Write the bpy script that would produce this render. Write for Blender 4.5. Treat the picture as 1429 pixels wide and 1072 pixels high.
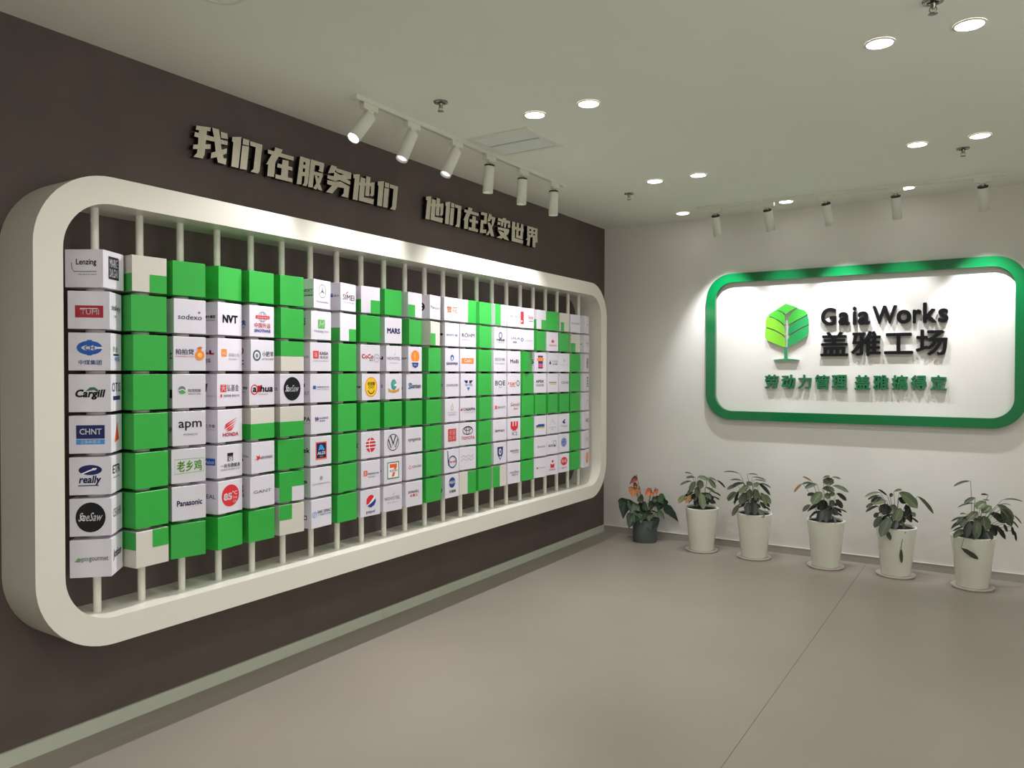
import bpy, math, random
from mathutils import Vector, Matrix
for o in list(bpy.data.objects): bpy.data.objects.remove(o)
S = bpy.context.scene
COL = S.collection
# ---------------------------------------------------------------- camera
YAW, PITCH, ROLL = 0.567, 0.0154, 0.0015
fw = Vector((-math.sin(YAW)*math.cos(PITCH), math.cos(YAW)*math.cos(PITCH), -math.sin(PITCH)))
rt = Vector((math.cos(YAW), math.sin(YAW), 0)); up = rt.cross(fw)
r2 = rt*math.cos(ROLL)+up*math.sin(ROLL); u2 = up*math.cos(ROLL)-rt*math.sin(ROLL)
CAM = Vector((3.1166, -6.4878, 1.477))
cd = bpy.data.cameras.new('camera'); cam = bpy.data.objects.new('camera', cd); COL.objects.link(cam)
M = Matrix((r2, u2, -fw)).transposed().to_4x4(); M.translation = CAM
cam.matrix_world = M
cd.sensor_width = 36; cd.lens = 1074.0/1429*36; cd.clip_start = .05
S.camera = cam
# ---------------------------------------------------------------- world, exposure
W = bpy.data.worlds.new('world'); S.world = W; W.use_nodes = True
W.node_tree.nodes['Background'].inputs[0].default_value = (.8, .82, .8, 1)
W.node_tree.nodes['Background'].inputs[1].default_value = .2
vs = S.view_settings; S.display_settings.display_device = 'sRGB'
vs.view_transform = 'Standard'; vs.look = 'None'; vs.gamma = 1; vs.use_curve_mapping = False
vs.exposure = 0.0
S.cycles.use_denoising = True
S.cycles.max_bounces = 10; S.cycles.diffuse_bounces = 6; S.cycles.sample_clamp_indirect = 4
# light levels
DOWN_W, TRACK_W, SIGN_W, FILL_W = 11, 50, 66, 55
DOWN_COL, TRACK_COL, FILL_COL = (1, .98, .945), (1, .95, .985), (.97, .985, .96)
SIGN_COL = (.95, .955, 1)
def lamp(name, loc, direction, watts, col, size, blend, rad, parent=None):
    l = bpy.data.lights.new(name, 'SPOT'); l.energy = watts; l.color = col
    l.spot_size = math.radians(size); l.spot_blend = blend; l.shadow_soft_size = rad
    o = bpy.data.objects.new(name, l); COL.objects.link(o)
    o.rotation_euler = Vector(direction).to_track_quat('-Z', 'Y').to_euler()
    o.location = loc
    if parent: o.parent = parent; o.location = Vector(loc)-parent.location
    return o
# soft fill light added in front of an added, unseen window, lifting the room
dl = bpy.data.lights.new('fill_light', 'AREA'); dl.shape = 'RECTANGLE'; dl.size = 4.2; dl.size_y = 1.9; dl.energy = FILL_W; dl.color = FILL_COL
do = bpy.data.objects.new('fill_light', dl); COL.objects.link(do); do.location = (5.5, -5.2, 1.6); do.rotation_euler = (math.radians(90), 0, math.radians(90))
# ---------------------------------------------------------------- materials
def lin(c):
    c /= 255.0
    return c/12.92 if c <= .04045 else ((c+.055)/1.055)**2.4
def rgb(*c): return (lin(c[0]), lin(c[1]), lin(c[2]), 1)
MC = {}
def mat(name, col, rough=.5, metal=0, spec=.5, noise=0, nscale=8, bump=0, bscale=200, emit=0, coat=0):
    if name in MC: return MC[name]
    m = bpy.data.materials.new(name); m.use_nodes = True; nt = m.node_tree; b = nt.nodes['Principled BSDF']
    c = rgb(*col)
    b.inputs['Base Color'].default_value = c; b.inputs['Roughness'].default_value = rough
    b.inputs['Metallic'].default_value = metal; b.inputs['Specular IOR Level'].default_value = spec
    if coat: b.inputs['Coat Weight'].default_value = coat; b.inputs['Coat Roughness'].default_value = .05
    if noise or bump:
        tc = nt.nodes.new('ShaderNodeTexCoord')
    if noise:
        n = nt.nodes.new('ShaderNodeTexNoise'); n.inputs['Scale'].default_value = nscale; n.inputs['Detail'].default_value = 5
        r = nt.nodes.new('ShaderNodeValToRGB'); e = r.color_ramp.elements
        e[0].position = .3; e[1].position = .7
        e[0].color = tuple(v*(1-noise) for v in c[:3])+(1,); e[1].color = tuple(min(1, v*(1+noise)) for v in c[:3])+(1,)
        nt.links.new(tc.outputs['Object'], n.inputs['Vector']); nt.links.new(n.outputs['Fac'], r.inputs['Fac'])
        nt.links.new(r.outputs['Color'], b.inputs['Base Color'])
    if bump:
        n2 = nt.nodes.new('ShaderNodeTexNoise'); n2.inputs['Scale'].default_value = bscale
        bp = nt.nodes.new('ShaderNodeBump'); bp.inputs['Strength'].default_value = bump; bp.inputs['Distance'].default_value = .002
        nt.links.new(tc.outputs['Object'], n2.inputs['Vector']); nt.links.new(n2.outputs['Fac'], bp.inputs['Height'])
        nt.links.new(bp.outputs['Normal'], b.inputs['Normal'])
    if emit:
        b.inputs['Emission Color'].default_value = c; b.inputs['Emission Strength'].default_value = emit
    MC[name] = m; return m
def ink(c): return mat('ink_%02x%02x%02x' % tuple(c), c, .45, spec=.3)
m_floor = mat('epoxy_floor', (144, 136, 126), .34, spec=.35, noise=.05, nscale=1.3, bump=.06, bscale=30)
m_ceil = mat('ceiling_paint', (236, 238, 228), .9, spec=.1, noise=.01, nscale=3)
m_wall = mat('white_wall_paint', (222, 219, 213), .85, spec=.15, noise=.015, nscale=3, bump=.1, bscale=160)
m_dark = mat('taupe_wall_covering', (94, 82, 78), .7, spec=.3, noise=.07, nscale=5, bump=.35, bscale=260)
m_skirt = mat('skirting_pale', (196, 200, 184), .45)
m_alu = mat('skirting_aluminium', (170, 165, 160), .4, metal=.3)
m_frame = mat('frame_lacquer', (226, 224, 212), .32, noise=.01, nscale=2)
m_pole = mat('pole_white', (222, 219, 208), .35)
m_cubew = mat('cube_white_film', (222, 218, 228), .4, noise=.01, nscale=9)
m_cubec = mat('cube_cream_film', (214, 210, 200), .4, noise=.01, nscale=9)
m_cubeg = mat('cube_green_film', (50, 172, 66), .4, noise=.02, nscale=9)
m_steel = mat('brushed_steel', (222, 215, 198), .38, metal=.55, noise=.05, nscale=40)
m_steels = mat('steel_return', (70, 66, 62), .25, metal=1)
m_black = mat('black_acrylic', (17, 16, 20), .35, spec=.3, noise=.05)
m_gtext = mat('green_acrylic_text', (30, 108, 66), .35, noise=.04)
m_gring = mat('green_gloss_ring', (0, 108, 56), .18, noise=.03, nscale=3, coat=.5)
m_lamp = mat('lamp_white', (225, 225, 212), .4)
m_lampk = mat('lamp_black', (16, 16, 16), .4)
m_lens = mat('lens_glow', (255, 252, 248), .5, emit=14)
m_lensdim = mat('lens_dim', (225, 225, 235), .3, emit=1.1)
m_chrome = mat('sprinkler_chrome', (150, 145, 138), .25, metal=1)
m_vent = mat('vent_grey', (236, 240, 236), .5)
m_ventd = mat('vent_dark', (128, 132, 130), .7)
m_potw = mat('white_ceramic', (236, 237, 224), .16, noise=.02, nscale=5, coat=.3)
m_potg = mat('grey_plastic_pot', (84, 94, 92), .5, noise=.05, nscale=20)
m_soil = mat('potting_soil', (20, 16, 13), .95, noise=.5, nscale=60, bump=1, bscale=90)
m_sauc = mat('saucer_plastic', (196, 186, 178), .4)
def leafmat(name, c1, c2, stripes=70):
    m = bpy.data.materials.new(name); m.use_nodes = True; nt = m.node_tree; b = nt.nodes['Principled BSDF']
    b.inputs['Roughness'].default_value = .42; b.inputs['Specular IOR Level'].default_value = .4
    uv = nt.nodes.new('ShaderNodeUVMap'); sep = nt.nodes.new('ShaderNodeSeparateXYZ'); nt.links.new(uv.outputs[0], sep.inputs[0])
    # chevron veins: sin(v*k + |u-.5|*k2)
    s1 = nt.nodes.new('ShaderNodeMath'); s1.operation = 'SUBTRACT'; s1.inputs[1].default_value = .5; nt.links.new(sep.outputs[0], s1.inputs[0])
    s2 = nt.nodes.new('ShaderNodeMath'); s2.operation = 'ABSOLUTE'; nt.links.new(s1.outputs[0], s2.inputs[0])
    s3 = nt.nodes.new('ShaderNodeMath'); s3.operation = 'MULTIPLY_ADD'; s3.inputs[1].default_value = -.55; nt.links.new(s2.outputs[0], s3.inputs[0]); nt.links.new(sep.outputs[1], s3.inputs[2])
    s4 = nt.nodes.new('ShaderNodeMath'); s4.operation = 'MULTIPLY'; s4.inputs[1].default_value = stripes; nt.links.new(s3.outputs[0], s4.inputs[0])
    s5 = nt.nodes.new('ShaderNodeMath'); s5.operation = 'SINE'; nt.links.new(s4.outputs[0], s5.inputs[0])
    s6 = nt.nodes.new('ShaderNodeMath'); s6.operation = 'LESS_THAN'; s6.inputs[1].default_value = .035; nt.links.new(s2.outputs[0], s6.inputs[0])
    s7 = nt.nodes.new('ShaderNodeMath'); s7.operation = 'MAXIMUM'; nt.links.new(s5.outputs[0], s7.inputs[0]); nt.links.new(s6.outputs[0], s7.inputs[1])
    r = nt.nodes.new('ShaderNodeValToRGB'); r.color_ramp.elements[0].position = .35; r.color_ramp.elements[1].position = 1
    r.color_ramp.elements[0].color = rgb(*c1); r.color_ramp.elements[1].color = rgb(*c2)
    nt.links.new(s7.outputs[0], r.inputs['Fac']); nt.links.new(r.outputs['Color'], b.inputs['Base Color'])
    return m
LM = {'m': leafmat('leaf_mid_green', (58, 68, 50), (92, 100, 76)), 'l': leafmat('leaf_pale_veined', (80, 94, 66), (128, 138, 104)),
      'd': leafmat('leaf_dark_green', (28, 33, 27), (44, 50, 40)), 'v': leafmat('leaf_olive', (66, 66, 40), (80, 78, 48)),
      'y': leafmat('leaf_yellowing', (104, 110, 62), (140, 130, 74)), 'o': leafmat('leaf_withered_brown', (140, 98, 56), (150, 116, 70)),
      'h': leafmat('leaf_striped_dark', (36, 40, 32), (104, 110, 88), 55),
      'r': leafmat('bract_dark_red', (128, 50, 38), (140, 62, 44), 20), 'a': leafmat('bract_brown_orange', (176, 100, 60), (180, 128, 72), 20),
      'b': leafmat('bract_orange', (190, 96, 54), (198, 116, 74), 20),
      'A': leafmat('anthurium_green', (28, 44, 29), (46, 62, 42), 30), 'B': leafmat('anthurium_green_light', (48, 74, 42), (66, 92, 56), 30)}
m_stem = mat('stem_green', (84, 92, 62), .5)
m_stemd = mat('stem_dark', (62, 56, 42), .6)
# ---------------------------------------------------------------- mesh helpers
class MB:
    def __init__(s): s.v = []; s.f = []; s.m = []; s.mats = []; s.sm = []; s.uv = []
    def mi(s, m):
        if m not in s.mats: s.mats.append(m)
        return s.mats.index(m)
    def add(s, vs, fs, m, smooth=False, uv=None):
        n = len(s.v); s.v += [tuple(v) for v in vs]; i = s.mi(m)
        for f in fs: s.f.append([n+k for k in f]); s.m.append(i); s.sm.append(smooth)
        s.uv += (uv if uv else [(0, 0)]*len(vs)); return s
    def box(s, x0, x1, y0, y1, z0, z1, m):
        v = [(x, y, z) for x in (x0, x1) for y in (y0, y1) for z in (z0, z1)]
        return s.add(v, [(0, 1, 3, 2), (4, 6, 7, 5), (0, 4, 5, 1), (2, 3, 7, 6), (0, 2, 6, 4), (1, 5, 7, 3)], m)
    def lathe(s, prof, m, seg=24, c=(0, 0, 0), ax=None, smooth=True, cap=True):
        # prof list of (r, h) along axis
        ax = Vector(ax or (0, 0, 1)).normalized(); a = ax.orthogonal().normalized(); b = ax.cross(a); c = Vector(c)
        v = []; f = []
        for r, h in prof:
            for k in range(seg):
                t = 2*math.pi*k/seg; v.append(c+ax*h+(a*math.cos(t)+b*math.sin(t))*r)
        for j in range(len(prof)-1):
            for k in range(seg): f.append((j*seg+k, j*seg+(k+1) % seg, (j+1)*seg+(k+1) % seg, (j+1)*seg+k))
        s.add(v, f, m, smooth)
        if cap:
            n = len(prof)-1
            s.add(v[:seg], [tuple(range(seg))[::-1]], m); s.add(v[n*seg:], [tuple(range(seg))], m)
        return s
    def cyl(s, p0, p1, r, m, seg=16, r1=None):
        p0 = Vector(p0); d = Vector(p1)-p0
        return s.lathe([(r, 0), (r if r1 is None else r1, d.length)], m, seg, p0, d)
    def tube(s, pts, r, m, seg=5):
        v = []; f = []; n = len(pts)
        for i, p in enumerate(pts):
            d = (pts[min(i+1, n-1)]-pts[max(i-1, 0)]); d = d.normalized() if d.length > 1e-7 else Vector((0, 0, 1))
            a = d.cross(Vector((.31, .2, .93)) if abs(d.z) < .9 else Vector((1, 0, 0))).normalized(); b = d.cross(a)
            for k in range(seg):
                t = 2*math.pi*k/seg; v.append(p+(a*math.cos(t)+b*math.sin(t))*r)
        for j in range(n-1):
            for k in range(seg): f.append((j*seg+k, j*seg+(k+1) % seg, (j+1)*seg+(k+1) % seg, (j+1)*seg+k))
        return s.add(v, f, m, True)
    def prism(s, poly, fn, m, ms=None):
        # poly in plane, fn(p, side) -> xyz ; side 0 back, 1 front
        n = len(poly)
        ar = sum(poly[i][0]*poly[(i+1) % n][1]-poly[(i+1) % n][0]*poly[i][1] for i in range(n))
        if ar < 0: poly = poly[::-1]
        fr = [fn(p, 1) for p in poly]; bk = [fn(p, 0) for p in poly]
        s.add(fr, [tuple(range(n))], m)
        s.add(bk, [tuple(range(n))[::-1]], ms or m)
        s.add(fr+bk, [(i, n+i, n+(i+1) % n, (i+1) % n) for i in range(n)], ms or m)
        return s
    def mesh(s, name):
        me = bpy.data.meshes.new(name); me.from_pydata(s.v, [], s.f)
        for m in s.mats: me.materials.append(m)
        me.polygons.foreach_set('material_index', s.m); me.polygons.foreach_set('use_smooth', s.sm)
        if any(u != (0, 0) for u in s.uv):
            l = me.uv_layers.new(name='UVMap')
            for lp in me.loops: l.data[lp.index].uv = s.uv[lp.vertex_index]
        me.update(); return me
    def obj(s, name, parent=None, loc=(0, 0, 0), rz=0):
        return link(name, s.mesh(name), parent, loc, rz)
def link(name, me, parent=None, loc=(0, 0, 0), rz=0):
    o = bpy.data.objects.new(name, me); COL.objects.link(o); o.location = loc; o.rotation_euler[2] = rz
    if parent: o.parent = parent
    return o
def tag(o, label, cat, group=None):
    o['label'] = label; o['category'] = cat
    if group: o['group'] = group
    return o
def struct(o): o['kind'] = 'structure'; return o
def rrect(y0, y1, z0, z1, r, n=14):
    P = []
    for cx, cz, a in ((y1-r, z1-r, 0), (y0+r, z1-r, 90), (y0+r, z0+r, 180), (y1-r, z0+r, 270)):
        for k in range(n+1):
            t = math.radians(a+90*k/n); P.append((cx+r*math.cos(t), cz+r*math.sin(t)))
    return P
def ring_mesh(mb, outer, inner, fn, m):
    # same vertex count loops; fn(p, side)
    n = len(outer)
    OF = [fn(p, 1) for p in outer]; IF = [fn(p, 1) for p in inner]; OB = [fn(p, 0) for p in outer]; IB = [fn(p, 0) for p in inner]
    q = [(i, (i+1) % n) for i in range(n)]
    mb.add(OF+IF, [(i, j, n+j, n+i) for i, j in q], m)
    mb.add(OB+IB, [(i, n+i, n+j, j) for i, j in q], m)
    mb.add(OF+OB, [(i, n+i, n+j, j) for i, j in q], m, True)
    mb.add(IF+IB, [(i, j, n+j, n+i) for i, j in q], m, True)
# ---------------------------------------------------------------- room
XR, YF, H = 5.6, -9.2, 2.8
fl = MB()
for a, b in ((-.2, 2.2435), (2.2475, XR+.2)):
    fl.add([(a, YF-.2, 0), (b, YF-.2, 0), (b, .2, 0), (a, .2, 0)], [(0, 1, 2, 3)], m_floor)
fl.add([(2.2435, YF-.2, 0), (2.2435, .2, 0), (2.2435, YF-.2, -.0012), (2.2435, .2, -.0012), (2.2475, YF-.2, -.0012), (2.2475, .2, -.0012), (2.2475, YF-.2, 0), (2.2475, .2, 0)],
       [(0, 1, 3, 2), (2, 3, 5, 4), (4, 5, 7, 6)], mat('joint_filler', (122, 115, 106), .7))
struct(fl.obj('floor'))
struct(MB().box(-.2, XR+.2, YF-.2, .2, H, H+.1, m_ceil).obj('ceiling'))
struct(MB().box(-.15, 0, YF-.2, .15, -.05, H, m_dark).obj('wall_left'))
struct(MB().box(0, XR+.15, 0, .15, -.05, H, m_wall).obj('wall_back'))
wf = MB()
for y0, y1, z0, z1 in ((YF, -7.3, -.05, H), (-3.1, 0, -.05, H), (-7.3, -3.1, -.05, .6), (-7.3, -3.1, 2.6, H)): wf.box(XR, XR+.15, y0, y1, z0, z1, m_wall)
struct(wf.obj('wall_right'))
struct(MB().box(0, XR, YF-.15, YF, -.05, H, m_wall).obj('wall_front'))
wn = MB()
for y in (-7.3, -5.92, -4.52, -3.14): wn.box(XR+.03, XR+.08, y, y+.04, .6, 2.6, m_frame)
wn.box(XR+.03, XR+.08, -7.3, -3.1, .6, .64, m_frame).box(XR+.03, XR+.08, -7.3, -3.1, 2.56, 2.6, m_frame)
struct(wn.obj('added_window_1'))  # unseen window frame, added to go with the fill light
bl = struct(bpy.data.objects.new('baseboard_left', None)); COL.objects.link(bl)
for y0, y1 in ((-9.2, -5.64), (-5.638, -3.04), (-3.038, -.452), (-.45, -.012)):
    MB().box(0, .01, y0, y1, 0, .059, m_skirt).box(0, .012, y0, y1, .055, .0605, m_skirt).obj('skirting_piece', bl)
bb = struct(bpy.data.objects.new('baseboard_back', None)); COL.objects.link(bb)
for x0, x1 in ((0, 1.85), (1.852, 4.2), (4.202, XR)):
    MB().box(x0, x1, -.01, 0, 0, .055, m_alu).box(x0, x1, -.012, 0, .055, .059, m_skirt).obj('skirting_piece', bb)
# ---------------------------------------------------------------- display frame with poles
FD, YL, YR, ZT, ZB, TH = .2466, -5.109, -.465, 2.218, .431, .103
df = bpy.data.objects.new('display_rack', None); COL.objects.link(df); df.location = (0, (YL+YR)/2, ZB)
tag(df, 'long white rounded box frame with vertical poles on the dark wall', 'display rack')
def rel(mb, name, par, base): # child in world coordinates
    o = mb.obj(name, par); o.location = -Vector(base); return o
fm = MB()
ring_mesh(fm, rrect(YL, YR, ZB, ZT, .29), rrect(YL+TH, YR-TH, ZB+TH, ZT-TH, .19), lambda p, s: (FD if s else .001, p[0], p[1]), m_frame)
# flip: y to the viewer's right, x towards the room
rel(fm, 'frame_body', df, df.location)
PX, PY0, PD = .125, -4.8225, .1846
ZC, ZP, A = 1.315, .1587, .0735
pole_me = MB().lathe([(.0148, ZB+TH-.001), (.0148, ZT-TH+.001)], m_pole, 20).mesh('pole')
spc_me = MB().lathe([(.031, -.0068), (.034, -.0055), (.034, .0055), (.031, .0068)], m_pole, 24).mesh('spacer_collar')
for c in range(23):
    p = link('pole', pole_me, df, Vector((PX, PY0+PD*c, 0))-df.location)
    for r in range(7):
        link('spacer_collar', spc_me, p, (0, 0, ZC+ZP*(3-r)))
# ---------------------------------------------------------------- printed marks DSL
K=(24,24,28); N=(34,38,96); B=(38,92,176); R=(214,48,56); O=(240,140,60); G=(128,128,138); LG=(176,176,190); GN=(46,150,70); Wt=(240,240,245); Y=(236,196,40); GG=(72,110,80); LB=(70,150,215); PU=(84,66,150); DR=(168,44,58)
def T(s, x0, y0, x1, y1, c=K, b=0, sh=0): return ('T', s, x0, y0, x1, y1, c, b, sh)
def Q(x0, y0, x1, y1, c): return ('P', [(x0, y0), (x1, y0), (x1, y1), (x0, y1)], c)
def P(pts, c): return ('P', pts, c)
def E(cx, cy, rx, ry, c, n=24): return ('P', [(cx+rx*math.cos(2*math.pi*k/n), cy+ry*math.sin(2*math.pi*k/n)) for k in range(n)], c)
def L(pts, w, c): return ('L', pts, w, c)
def RG(cx, cy, rx, ry, w, c, n=24): return ('L', [(cx+rx*math.cos(2*math.pi*k/n), cy+ry*math.sin(2*math.pi*k/n)) for k in range(n+1)], w, c)
def arc(cx, cy, r, a0, a1, w, c, n=12, ry=None):
    return ('L', [(cx+r*math.cos(math.radians(a0+(a1-a0)*k/n)), cy+(ry or r)*math.sin(math.radians(a0+(a1-a0)*k/n))) for k in range(n+1)], w, c)
SEE = [E(0,0,.72,.8,K), T('SeeSaw',-.54,-.2,.56,.26,Wt,.7,.25), arc(-.36,-.02,.12,40,320,.05,Wt)]
NOV = [T('NOVOTEL',-.85,-.12,.8,.14,G,0), L([(-.02,.32),(.04,.25),(.16,.45)],.03,G), T('HOTELS & RESORTS',-.6,-.38,.5,-.3,LG)]
gq = {'LR':[Q(0,-1,1,0,'g')],'LL':[Q(-1,-1,0,0,'g')],'UR':[Q(0,0,1,1,'g')],'UL':[Q(-1,0,0,1,'g')],'LO':[Q(-1,-1,1,0,'g')],'UP':[Q(-1,0,1,1,'g')],'RI':[Q(0,-1,1,1,'g')],'LE':[Q(-1,-1,0,1,'g')],
      'WLR':[Q(0,-1,1,-.02,'w')],'WLO':[Q(-1,-1,1,0,'w')],'no':[]}
D = {}
def cube(c, r, kind, desc, F=(), Lf=()): D[(c, r)] = (kind, desc, list(F), list(Lf))
# column 1 turned edge on: main marks sit on the face turned to the room entrance
cube(1,1,'w','white cube, black word over a curved green line',[Q(-.5,-.5,.5,.72,K),T('MARIE',-.38,.16,.4,.6,Wt,0),T('DALGAR',-.4,-.38,.42,.08,Wt,0)],[T('Lenzing',-.42,.1,.66,.5,K,2),L([(-.66,.3),(-.64,.0),(-.52,-.17),(.66,-.17)],.03,GG),T('Innovative by nature',-.3,-.38,.66,-.27,G)])
cube(1,2,'w','white cube, dark red oblong with outlined capitals',[T('sisley',-.7,-.05,.75,.35,K,1),T('PARIS',-.3,-.35,.1,-.22,G)],[Q(-.65,-.4,.7,.24,DR),L([(-.4,.02),(-.4,.08),(.45,.08)],.03,Wt),T('TUMI',-.38,-.24,.5,.04,Wt,0)])
cube(1,3,'w','white cube, blue rounded emblem above blue characters',[T('农业',-.6,.0,.3,.3,GN,0),Q(-.5,-.2,.5,-.1,N),T('中国',-.3,-.5,.6,-.25,LB,1)],[RG(0,.2,.5,.26,.22,B),Q(-.12,.3,.12,.62,B),Q(-.12,-.2,.12,.08,B),T('CH',-.24,.08,.24,.32,B,2),Q(.3,.15,.62,.25,Wt),T('中煤集团',-.52,-.7,.58,-.44,B,1)])
cube(1,4,'w','white cube, slanted heavy black word with green leaf',[T('OTIS',-.8,.05,.8,.55,N,1),Q(-.6,-.4,.7,-.18,N)],[T('Cargill',-.7,-.35,.7,.2,K,4,.2),P([(-.2,.1),(0,.3),(.22,.32),(.38,.2),(.42,.05),(.2,.16)],GG)])
cube(1,5,'w','white cube, navy oblong over a light blue strip',[P([(-.4,-.5),(.1,.62),(.45,-.35)],(222,86,44)),P([(-.1,-.45),(.1,.2),(.3,-.38)],(190,60,40))],[Q(-.66,-.22,.7,.5,N),Q(-.66,-.52,.7,-.26,LB),T('CHNT',-.5,.0,.55,.32,Wt,2),T('正泰新能源',-.45,-.48,.5,-.3,Wt,0)])
cube(1,6,'w','white cube, navy oval with swoosh over slanted word',[T('ETR',-.75,.05,.6,.5,K,2),T('electronic',-.7,-.2,.5,-.1,G)],[E(0,.32,.56,.27,N),L([(-.4,.12),(-.1,.26),(.3,.4)],.07,Wt),E(.17,.36,.1,.06,Wt),T('really',-.52,-.5,.5,.02,N,3,.15),Q(-.58,-.53,.4,-.48,N)])
cube(1,7,'w','white cube, black disc with white script word',[T('CEUHB',-.75,-.1,.7,.35,G,0)],SEE)
cube(1,8,'w','white cube, thin pale green and grey lowercase word',[T('Jotion',-.7,-.25,.7,.35,K,2,.1)],[T('gate',-.45,-.2,-.1,.08,(130,170,130),0),T('gourmet',-.08,-.2,.85,.1,G,1),P([(-.78,-.16),(-.6,.06),(-.44,.0),(-.5,-.16)],(120,160,120))])
cube(2,1,'c','cream cube, green lower quarter of one face',gq['LR'],gq['LO'])
for r in range(2,8): cube(2,r,'g','')
cube(2,8,'c','cream cube, green upper quarter of one face',gq['UR'],[Q(-.5,0,1,1,'g')])
cube(3,1,'g',''); cube(3,8,'g','')
cube(3,2,'w','white cube, thin navy lowercase word with a star',[T('sodexo',-.75,-.18,.75,.12,N,0,.1),T('*',.5,.18,.66,.34,N,1)])
cube(3,3,'w','white cube, navy characters beside an orange gourd bag',[T('拍拍贷',-.88,-.05,.25,.28,N,2),T('paipaidai.com',-.88,-.22,.25,-.1,(220,110,70),0),E(.62,-.08,.3,.3,O),E(.6,.28,.14,.12,O),E(.62,-.06,.14,.14,(250,200,110)),P([(.42,.35),(.62,.28),(.8,.4),(.62,.44)],(200,100,40))],[T('土',.6,-.3,.9,.2,K,2)])
cube(3,4,'w','white cube, small grey green globe with tiny characters',[E(-.45,.08,.22,.22,(110,130,120)),E(-.42,-.06,.2,.1,(90,170,90)),L([(-.66,.04),(-.4,.12),(-.24,.0)],.05,Wt),T('阳顶控股',-.08,-.06,.72,.12,K,1),T('YANGO LAND',-.08,-.22,.72,-.12,G)],[Q(.7,-.4,.98,.1,K)])
cube(3,5,'w','white cube, rounded lowercase black word over small capitals',[T('apm',-.65,-.12,.75,.42,K,1),T('MONACO',-.35,-.42,.5,-.3,G,0)],[T('AOM',.6,-.2,.95,.1,K,2)])
cube(3,6,'w','white cube, lime green outlined box around lime characters',[('L',[(-.82,-.45),(.9,-.38),(.9,.4),(-.82,.4),(-.82,-.45)],.025,(130,190,80)),T('老乡鸡',-.7,-.34,.78,.32,(120,190,60),2)])
cube(3,7,'w','white cube, bold navy word',[T('Panasonic',-.72,-.16,.78,.18,N,3)])
for r in (1,8): cube(4,r,'g',''); cube(5,r,'g','')
cube(4,2,'w','white cube, heavy black three letter word',[T('NVT',-.62,-.24,.66,.26,K,5)],[T('蒙牛集团',0,.0,.8,.2,K,3),T('MENGNIU',0,-.16,.8,-.06,G,1)])
cube(4,3,'w','white cube, orange square and faint grey characters',[Q(-.72,-.12,-.28,.34,O),T('M',-.62,-.02,-.38,.16,Wt,2),T('华润三九',-.14,-.12,.8,.1,LG,0),T('CR Sanjiu',-.14,-.34,.55,-.2,LG,0)],[Q(-.1,.0,.1,.3,N),Q(.12,.0,.3,.14,(220,90,70)),Q(.34,.0,.5,.26,N),Q(.5,-.02,.72,.1,R),T('吉瓜',0,-.5,.45,-.25,K,1)])
cube(4,4,'w','white cube, red seal square with black characters',[Q(-.75,-.1,-.28,.35,R),T('天',-.68,-.04,-.35,.3,Wt,2),T('弘基金',-.22,-.06,.75,.36,G,0),T('值得信赖 基金公司',-.5,-.42,.78,-.26,G,1),Q(-.75,-.42,-.62,-.24,R)],[P([(0,.4),(.25,.42),(.15,-.1),(0,-.05)],K),T('Healthcare',0,-.4,.9,-.28,LG)])
cube(4,5,'w','white cube, red striped wing over red slab letters',[P([(.62,.5),(-.35,.12),(-.5,-.12),(-.3,.0)],R),P([(.6,.34),(-.3,-.0),(-.5,-.2),(-.2,-.1)],R),P([(.5,.16),(-.2,-.14),(-.4,-.3),(-.1,-.22)],R),P([(.36,-.02),(-.1,-.24),(-.3,-.36),(.1,-.3)],R),T('HONDA',-.6,-.66,.68,-.42,R,3)],[T('三芳泰',0,-.1,.8,.12,G,1),T('TAIYANG',0,-.24,.8,-.16,LG)])
cube(4,6,'w','white cube, black and white figure above black characters',[Q(-.2,.3,.26,.5,K),Q(-.2,.0,.26,.28,(120,120,126)),E(.06,.12,.12,.1,Wt),E(.06,.12,.06,.05,K),T('一兆韦德健身',-.75,-.4,.82,-.14,K,1),T('YIZHAO WELLNESS CLUB',-.75,-.56,.78,-.46,G,0)],[Q(-.2,-.2,.85,.22,B),T('4abot',.05,-.12,.75,.12,Wt,1)])
cube(4,7,'w','white cube, red disc with white number and degree sign',[E(0,.05,.72,.68,R),T('85',-.56,-.22,.12,.22,Wt,4),T('°C',.16,.06,.56,.3,Wt,2),T('Daily',.2,-.22,.56,-.04,Wt,0),T('Cafe',.2,-.44,.5,-.26,Wt,0)],[T('REAL',-.2,-.05,.8,.2,K,0)])
cube(5,2,'w','white cube, wire globe above red and blue lines',[RG(.05,.3,.32,.32,.02,G),RG(.05,.3,.14,.32,.02,G),L([(-.28,.3),(.36,.3)],.02,G),Q(-.5,.18,.62,.38,R),T('sinotrans',-.42,.22,.54,.34,Wt,1),T('中国外运',-.62,-.42,.7,-.1,R,1),T('SINOTRANS',-.62,-.7,.7,-.5,(50,60,170),3)],[T('铁',.0,-.3,.7,.05,B,2),T('way',.1,-.5,.6,-.38,G)])
cube(5,3,'w','white cube, dark ring with sheep face beside characters',[E(-.5,0,.34,.36,(80,92,92)),E(-.5,0,.22,.24,(225,225,230)),E(-.5,-.02,.12,.14,G),T('小肥羊',-.05,-.06,.95,.28,(90,96,100),1),T('LITTLE SHEEP',-.05,-.28,.95,-.16,G)],[T('0',0,.05,.4,.5,DR,3),T('C',0,-.6,.4,-.3,K,2)])
cube(5,4,'w','white cube, red ring letter then slanted black word',[RG(-.6,.0,.26,.3,.07,R),T('a',-.74,-.16,-.42,.14,K,3),T('1',-.38,-.16,-.12,.26,R,4,.2),T('hua',-.12,-.16,.92,.28,K,3,.15),T('TECHNOLOGY',-.3,-.34,.5,-.26,G)],[T('江铃',0,.0,.85,.2,K,2),T('JMC',0,-.2,.7,-.1,G)])
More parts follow.
